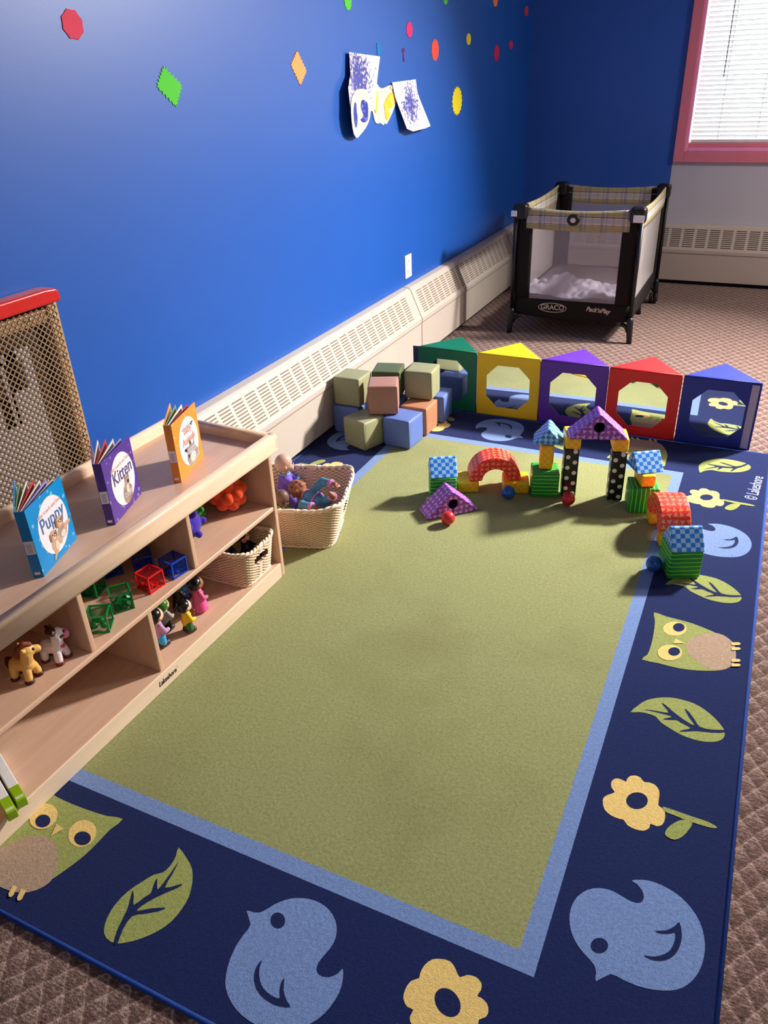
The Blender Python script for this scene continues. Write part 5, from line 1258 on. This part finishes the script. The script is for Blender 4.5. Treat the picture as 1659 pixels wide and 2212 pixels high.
    for kn, ft in legs:
        ring(kn, ft, 0.0155, 0.008)
        d = (V(ft) - V(kn)).normalized(); up = (Vector((1, 0, 0)) - d * d.x).normalized() if abs(d.x) < 0.9 else Vector((0, 0, 1))
        def ffoot(bm, a=V(ft), d=d, up=up): add_caps(bm, a + d * 0.006 * k, a + d * 0.014 * k + up * 0.016 * k, 0.0125 * k, 0.0095 * k, 10)
        blob('foot', ffoot, ms, t, 0.0018 * k, 2)
    # collar and belt band
    bm = bmesh.new(); add_tube(bm, [V((0.031 * math.cos(a * PI / 12) * 0.6, 0.031 * math.sin(a * PI / 12) * 0.6, 0.124)) for a in range(24)], 0.0035 * k, 7, closed=True)
    link_mesh('collar', bm, mt, t)
    bm = bmesh.new(); add_tube(bm, [V((0.0362 * math.cos(a * PI / 16), 0.0362 * math.sin(a * PI / 16), 0.062 + 0.006 * math.sin(a * PI / 16))) for a in range(32)], 0.0035 * k, 7, closed=True)
    link_mesh('waistband', bm, mt, t)
    return t
def axes_rot(z, x):
    z = Vector(z).normalized(); x = Vector(x); x = (x - z * x.dot(z)).normalized(); y = z.cross(x)
    return Matrix((x, y, z)).transposed().to_euler()
sit_legs = (((0.022, -0.024, 0.0), (0.012, -0.024, -0.04)), ((0.022, 0.024, 0.0), (0.012, 0.024, -0.04)))
doll('bald pale baby doll in purple suit, sitting upright in the large basket', (-1.416, 2.062, 0.072), (0, 0, R(46)), rgb(196, 160, 142), rgb(120, 92, 190), rgb(120, 176, 210),
     ((((0.026, -0.068, 0.086), (0.058, -0.112, 0.05)), ((0.03, 0.05, 0.085), (0.06, 0.03, 0.07))), sit_legs), 0.88)
doll('brown baby doll in teal suit with pink trim, lying across the large basket', (-1.204, 1.99, 0.112), axes_rot((-0.93, 0.3, 0.2), (0.3, -0.62, 0.62)), rgb(146, 92, 64), rgb(84, 136, 166), rgb(214, 128, 178),
     ((((0.045, -0.045, 0.075), (0.055, -0.03, 0.03)), ((0.02, 0.075, 0.09), (0.03, 0.085, 0.045))), (((0.045, -0.036, 0.0), (0.055, -0.036, -0.03)), ((0.045, 0.036, 0.0), (0.075, 0.04, -0.025)))), 0.93)
doll('dark brown baby doll slumped low in the large basket, head by the shelf end', (-1.412, 1.972, 0.028), axes_rot((0.35, -0.12, 0.93), (0.75, -0.35, 0.1)), rgb(110, 80, 70), rgb(110, 150, 90), rgb(150, 190, 110),
     ((((0.03, -0.05, 0.07), (0.055, -0.03, 0.05)), ((0.03, 0.05, 0.07), (0.055, 0.03, 0.05))), (((0.04, -0.03, 0.03), (0.075, -0.03, 0.026)), ((0.04, 0.03, 0.03), (0.075, 0.03, 0.026)))), 0.75)
small_legs = (((0.045, -0.03, 0.03), (0.08, -0.03, 0.03)), ((0.045, 0.03, 0.03), (0.08, 0.03, 0.03)))
small_arms = (((0.03, -0.05, 0.075), (0.05, -0.02, 0.07)), ((0.03, 0.05, 0.075), (0.05, 0.02, 0.07)))
p = SH(-0.14, 0.12, ZL + 0.042); doll('curly black-haired rag doll in the shelf basket, toward the back', p, (0, 0.1, SR - 1.9), rgb(150, 120, 90), BLK, rgb(120, 40, 50), (small_arms, small_legs), 0.52, 'dark-haired dolls in the shelf basket', BLK)
p = SH(-0.08, 0.075, ZL + 0.036); doll('black-haired doll with peach face in the shelf basket, toward the front', p, (0, -0.12, SR - 0.9), rgb(206, 136, 104), BLK, BLK, (small_arms, small_legs), 0.5, 'dark-haired dolls in the shelf basket', BLK)

# ------------------------------------------------------------------ folding playpen
tp = NT('plaid_fabric'); uv = tp.sep(tp.coord('UV')); u, v = uv[0], uv[1]
def band(x, period, a, b):
    fr = tp.math('FRACT', tp.math('DIVIDE', x, period)); return tp.math('MULTIPLY', tp.math('GREATER_THAN', fr, a), tp.math('LESS_THAN', fr, b))
c = rgb(206, 192, 174)
def over(c0, f, col, k): return tp.mix(tp.math('MULTIPLY', f, k), c0, col)
c = over(c, band(v, 0.2, 0.0, 0.17), rgb(146, 136, 76), 0.75); c = over(c, band(v, 0.2, 0.42, 0.56), rgb(146, 136, 76), 0.75)
c = over(c, band(u, 0.115, 0.05, 0.2), rgb(110, 118, 132), 0.55); c = over(c, band(u, 0.115, 0.3, 0.36), rgb(110, 118, 132), 0.55); c = over(c, band(u, 0.115, 0.6, 0.72), rgb(160, 146, 88), 0.4)
c = over(c, band(v, 0.2, 0.24, 0.36), rgb(150, 156, 166), 0.55)
for a in (0.18, 0.385, 0.4, 0.565): c = over(c, band(v, 0.2, a, a + 0.014), rgb(52, 50, 56), 0.8)
tp.color(c); tp.p(rough=0.85, spec=0.15); tp.bump(tp.noise(tp.coord(), 30, 3), 0.3, 0.006)
M_PLAID = tp.m
tn = NT('white_mesh_net')
tb = tn.n('ShaderNodeBsdfTransparent'); mx = tn.n('ShaderNodeMixShader'); mx.inputs[0].default_value = 0.64
tn.color(rgb(214, 204, 204)); tn.p(rough=0.9, spec=0.1)
tn.t.links.new(tn.b.outputs[0], mx.inputs[1]); tn.t.links.new(tb.outputs[0], mx.inputs[2]); tn.t.links.new(mx.outputs[0], tn.out.inputs[0])
M_NET = tn.m
X0, X1, Y0, Y1 = -1.325, -0.652, 4.545, 5.49
pp = thing('playpen', 'black folding playpen with plaid top band and mesh sides', 'playpen', (0, 0, FZ))
ZT, ZB, ZK = 0.728, 0.213, 0.612           # top edge, bottom of the window, bottom of the plaid band
cxp, cyp = (X0 + X1) / 2, (Y0 + Y1) / 2
IN = 0.012
def side(a, b, name):
    """one side between plan corners a,b (outside on the right of a->b)"""
    a, b = Vector((*a, 0)), Vector((*b, 0)); L = (b - a).length; d = (b - a) / L; n_ = Vector((d.y, -d.x, 0))
    P = lambda s, z, o=0.0: a + d * s + n_ * o + Vector((0, 0, z))
    cb = 0.086
    def strip(nm, s0, s1, zlo, zhi, m, o=0.0, K=14, J=5, sag=None, th=0.006, par=None, vb=0.0):
        bm = bmesh.new(); uvl = bm.loops.layers.uv.new('UVMap'); g = []
        for sgn in (0, 1):
            rows = []
            for j in range(J + 1):
                row = []
                for k in range(K + 1):
                    s = s0 + (s1 - s0) * k / K; t_ = j / J
                    z0, z1 = (zlo(s) if callable(zlo) else zlo), (zhi(s) if callable(zhi) else zhi)
                    bulge = math.sin(PI * t_) * 0.004
                    row.append((bm.verts.new(P(s, z0 + (z1 - z0) * t_, o - sgn * th + (bulge if not sgn else -bulge))), (s, z0 + (z1 - z0) * t_ - 0.6)))
                rows.append(row)
            g.append(rows)
        for sgn in (0, 1):
            for j in range(J):
                for k in range(K):
                    q = [g[sgn][j][k], g[sgn][j][k + 1], g[sgn][j + 1][k + 1], g[sgn][j + 1][k]]
                    f = bm.faces.new([x[0] for x in q]); f.smooth = True
                    for l, x in zip(f.loops, q): l[uvl].uv = x[1]
        ed = [(g[0][J], g[1][J]), (g[0][0], g[1][0])]
        for r0, r1 in ed:
            for k in range(K):
                f = bm.faces.new([r0[k][0], r0[k + 1][0], r1[k + 1][0], r1[k][0]])
                for l in f.loops: l[uvl].uv = (0.01, 0.02)
        for k in (0, K):
            for j in range(J): bm.faces.new([g[0][j][k][0], g[0][j + 1][k][0], g[1][j + 1][k][0], g[1][j][k][0]])
        return link_mesh(nm, bm, m, par or pp)
    sag = lambda s: ZT - 0.02 * math.sin(PI * s / L)
    low = lambda s: 0.118 - 0.022 * math.sin(PI * s / L)
    strip('plaid_band', 0.05, L - 0.05, lambda s: ZK - 0.012 * math.sin(PI * s / L), sag, M_PLAID, 0.004, 20)
    strip('lower_band', 0.0, L, low, ZB, M_BLACKCLOTH, 0.0, 18)
    strip('corner_band', 0.0, cb, ZB, ZT - 0.02, M_BLACKCLOTH, 0.001, 3)
    strip('corner_band', L - cb, L, ZB, ZT - 0.02, M_BLACKCLOTH, 0.001, 3)
    bm = bmesh.new(); bm.faces.new([bm.verts.new(P(s, z, -0.003)) for s, z in ((cb, ZB), (L - cb, ZB), (L - cb, ZK + 0.01), (cb, ZK + 0.01))])
    link_mesh('mesh_panel', bm, M_NET, pp)
    bm = bmesh.new(); add_tube(bm, [P(s, sag(s) + 0.002, 0.001) for s in [L * (0.06 + 0.88 * k / 16) for k in range(17)]], 0.013, 10)
    return P, L
Pf, Lf = side((X0, Y0), (X1, Y0), 'front'); side((X1, Y0), (X1, Y1), 'right'); side((X1, Y1), (X0, Y1), 'back'); side((X0, Y1), (X0, Y0), 'left')
for (x, y) in ((X0, Y0), (X1, Y0), (X1, Y1), (X0, Y1)):
    sx, sy = (1 if x > cxp else -1), (1 if y > cyp else -1)
    bm = bmesh.new(); q = (x + sx * 0.012, y + sy * 0.012)
    add_tube(bm, [(q[0], q[1], ZT - 0.03), (q[0] , q[1], 0.135)], 0.0115, 12)
    lg = link_mesh('leg', bm, M_BLACK, pp)
    bm = bmesh.new()
    add_tube(bm, [(q[0], q[1], 0.15), (q[0], q[1], 0.13), (q[0] + sx * 0.008, q[1] + sy * 0.004, 0.02), (q[0] + sx * 0.009, q[1] + sy * 0.004, 0.0003)], [0.013, 0.019, 0.0155, 0.0155], 12)
    add_tube(bm, [(q[0] - sx * 0.05, q[1] - sy * 0.012, 0.108), (q[0] - sx * 0.02, q[1] - sy * 0.004, 0.094), (q[0], q[1], 0.06)], [0.011, 0.013, 0.012], 10)
    link_mesh('foot', bm, M_BLACK, lg)
    bm = bmesh.new()
    add_box(bm, x - 0.042 - sx * 0.012, x + 0.042 - sx * 0.012, y - 0.036 - sy * 0.008, y + 0.036 - sy * 0.008, ZT - 0.075, ZT + 0.012)
    cc = bevel(link_mesh('corner_cap', bm, M_BLACK, pp), 0.02, 4)
    if y == Y0:
        bm = bmesh.new()
        if sx > 0: add_box(bm, x - 0.03, x + 0.026, y - 0.0455, y - 0.0435, ZT - 0.062, ZT - 0.026)
        else: add_box(bm, x - 0.031, x + 0.002, y - 0.0455, y - 0.0435, ZT - 0.052, ZT - 0.022)
        bevel(link_mesh('cap_label', bm, M_WHITE, cc), 0.004, 2)
# wheels on the far end, middle supports
for x in (X0 - 0.01, X1 + 0.012):
    for dx in (-0.016, 0.016):
        bm = bmesh.new(); add_tube(bm, [(x + dx - 0.008, Y1 - 0.035, 0.0335), (x + dx + 0.008, Y1 - 0.035, 0.0335)], 0.033, 20)
        bevel(link_mesh('wheel', bm, M_BLACK, pp), 0.004, 2)
for y in (4.86, 5.16):
    bm = bmesh.new(); add_tube(bm, [(X1 - 0.03, y, 0.11), (X1 - 0.03, y, 0.0303), (X1 - 0.03, y, 0.0003)], [0.011, 0.012, 0.016], 10)
    link_mesh('middle_foot', bm, M_BLACK, pp)
box('mattress', X0 + 0.012, X1 - 0.012, Y0 + 0.012, Y1 - 0.012, 0.185, 0.212, plain('grey_mattress', rgb(112, 103, 106), 0.8, 0.2, 0.05, 40), pp, 0.008)
box('underside', X0 + 0.02, X1 - 0.02, Y0 + 0.02, Y1 - 0.02, 0.11, 0.185, M_BLACKCLOTH, pp)
# emblem and lettering on the front
bm = bmesh.new(); q = [(0.034 * math.cos(2 * PI * k / 32), 0.03 * math.sin(2 * PI * k / 32)) for k in range(32)]
fo_ = [bm.verts.new(Pf(Lf * 0.47 + p[0], 0.662 + p[1], 0.018)) for p in q]; bo_ = [bm.verts.new(Pf(Lf * 0.47 + p[0] * 1.05, 0.662 + p[1] * 1.05, 0.0)) for p in q]
bm.faces.new(fo_)
for k in range(32): bm.faces.new((fo_[k], fo_[(k + 1) % 32], bo_[(k + 1) % 32], bo_[k]))
em = bevel(link_mesh('emblem', bm, M_BLACK, pp), 0.003, 2)
bm = bmesh.new(); bm.faces.new([bm.verts.new(Pf(Lf * 0.47 + p[0] * 0.45, 0.662 + p[1] * 0.45, 0.0186)) for p in q]); link_mesh('emblem_oval', bm, plain('silver_oval', rgb(214, 206, 196), 0.35), em, recalc=False)['label'] = 'pale oval centre'
M_LOGO = plain('pale_logo_print', rgb(196, 178, 160), 0.5)
MF = Matrix(((1, 0, 0, X0), (0, 0, -1, Y0 - 0.0055), (0, 1, 0, 0), (0, 0, 0, 1)))
lo_ = text_mesh('brand_lettering', 'GRACO', 0.042, M_LOGO, pp, MF @ Matrix.Translation((0.232, 0.169, 0.001)), 0.0004, 0, 'CENTER', 0.0008, 0.95)
bm = bmesh.new(); add_tube(bm, [MF @ Vector((0.232 + 0.083 * math.cos(2 * PI * k / 40), 0.168 + 0.026 * math.sin(2 * PI * k / 40), 0.001)) for k in range(40)], 0.0022, 6, closed=True)
link_mesh('logo_ring', bm, M_LOGO, pp)
text_mesh('model_lettering', "Pack\u2018nPlay", 0.036, M_LOGO, pp, MF @ Matrix.Translation((0.498, 0.173, 0.001)) @ Matrix.Rotation(R(-3), 4, 'Z'), 0.0004, 0.25, 'CENTER', 0.0012, 0.9)
# crumpled sheet on the mattress
bm = bmesh.new(); NX, NY = 60, 36; g = []
from mathutils import noise as mn
for j in range(NY + 1):
    row = []
    for i in range(NX + 1):
        x = X0 + 0.02 + (X1 - X0 - 0.04) * i / NX; y = Y0 + 0.016 + 0.33 * j / NY
        env = min(1, 5 * (1 - j / NY)) * min(1, 3.5 * j / NY + 0.45)
        nzv = mn.noise(Vector((x * 7, y * 8, 0.3))) + 0.6 * abs(mn.noise(Vector((x * 16, y * 14, 2)))) + 0.25 * mn.noise(Vector((x * 34, y * 30, 5)))
        ridge = math.exp(-((x - (X0 + 0.25)) / 0.1) ** 2 - ((j / NY - 0.65) / 0.3) ** 2) * 0.05
        row.append(bm.verts.new((x, y, FZ + 0.2135 + env * (0.03 + 0.045 * max(-0.6, nzv)) + ridge * env)))
    g.append(row)
for j in range(NY):
    for i in range(NX): bm.faces.new((g[j][i], g[j][i + 1], g[j + 1][i + 1], g[j + 1][i])).smooth = True
tag(link_mesh('crumpled_sheet', bm, plain('pale_satin', rgb(172, 164, 178), 0.4, 0.4, 0.05, 20)), 'crumpled pale grey satin sheet inside the playpen', 'bed sheet')

# ------------------------------------------------------------------ light
w = bpy.data.worlds.new('world'); sc.world = w; w.use_nodes = True
bg = w.node_tree.nodes['Background']; bg.inputs[0].default_value = (1.0, 0.95, 0.92, 1); bg.inputs[1].default_value = 0.29
def area(name, loc, sx, sy, power, col, aim=None, spread=180):
    l = bpy.data.lights.new(name, 'AREA'); l.shape = 'RECTANGLE'; l.size = sx; l.size_y = sy; l.energy = power; l.color = col; l.spread = R(spread)
    o = bpy.data.objects.new(name, l); COL.objects.link(o); o.location = loc
    if aim is not None: o.rotation_euler = (Vector(aim) - Vector(loc)).to_track_quat('-Z', 'Y').to_euler()
    return o
area('ceiling_key_and_fill', (1.45, 5.05, 2.55), 0.3, 0.3, 112, (1.0, 0.95, 0.9), (-0.6, 2.95, 0.1), 84)
area('ceiling_key_and_fill', (0.9, -1.2, CZ - 0.06), 1.2, 0.6, 15, (1.0, 0.9, 0.8), (0.9, -1.2, 0))
area('ceiling_key_and_fill', (2.2, 4.5, CZ - 0.06), 0.6, 0.6, 85, (1.0, 0.92, 0.84), (2.2, 4.5, 0))  # unseen fill lamp, added to brighten the back wall and floor
area('daylight', (0.04, YB + 0.6, 1.7), 1.8, 1.8, 55, (0.9, 0.96, 1.0), (0.04, YB, 1.6))
sc.view_settings.view_transform = 'Standard'; sc.view_settings.look = 'None'
sc.view_settings.exposure = 0.05; sc.view_settings.gamma = 1.0
sc.cycles.use_denoising = True
sc.cycles.max_bounces = 8; sc.cycles.transparent_max_bounces = 16
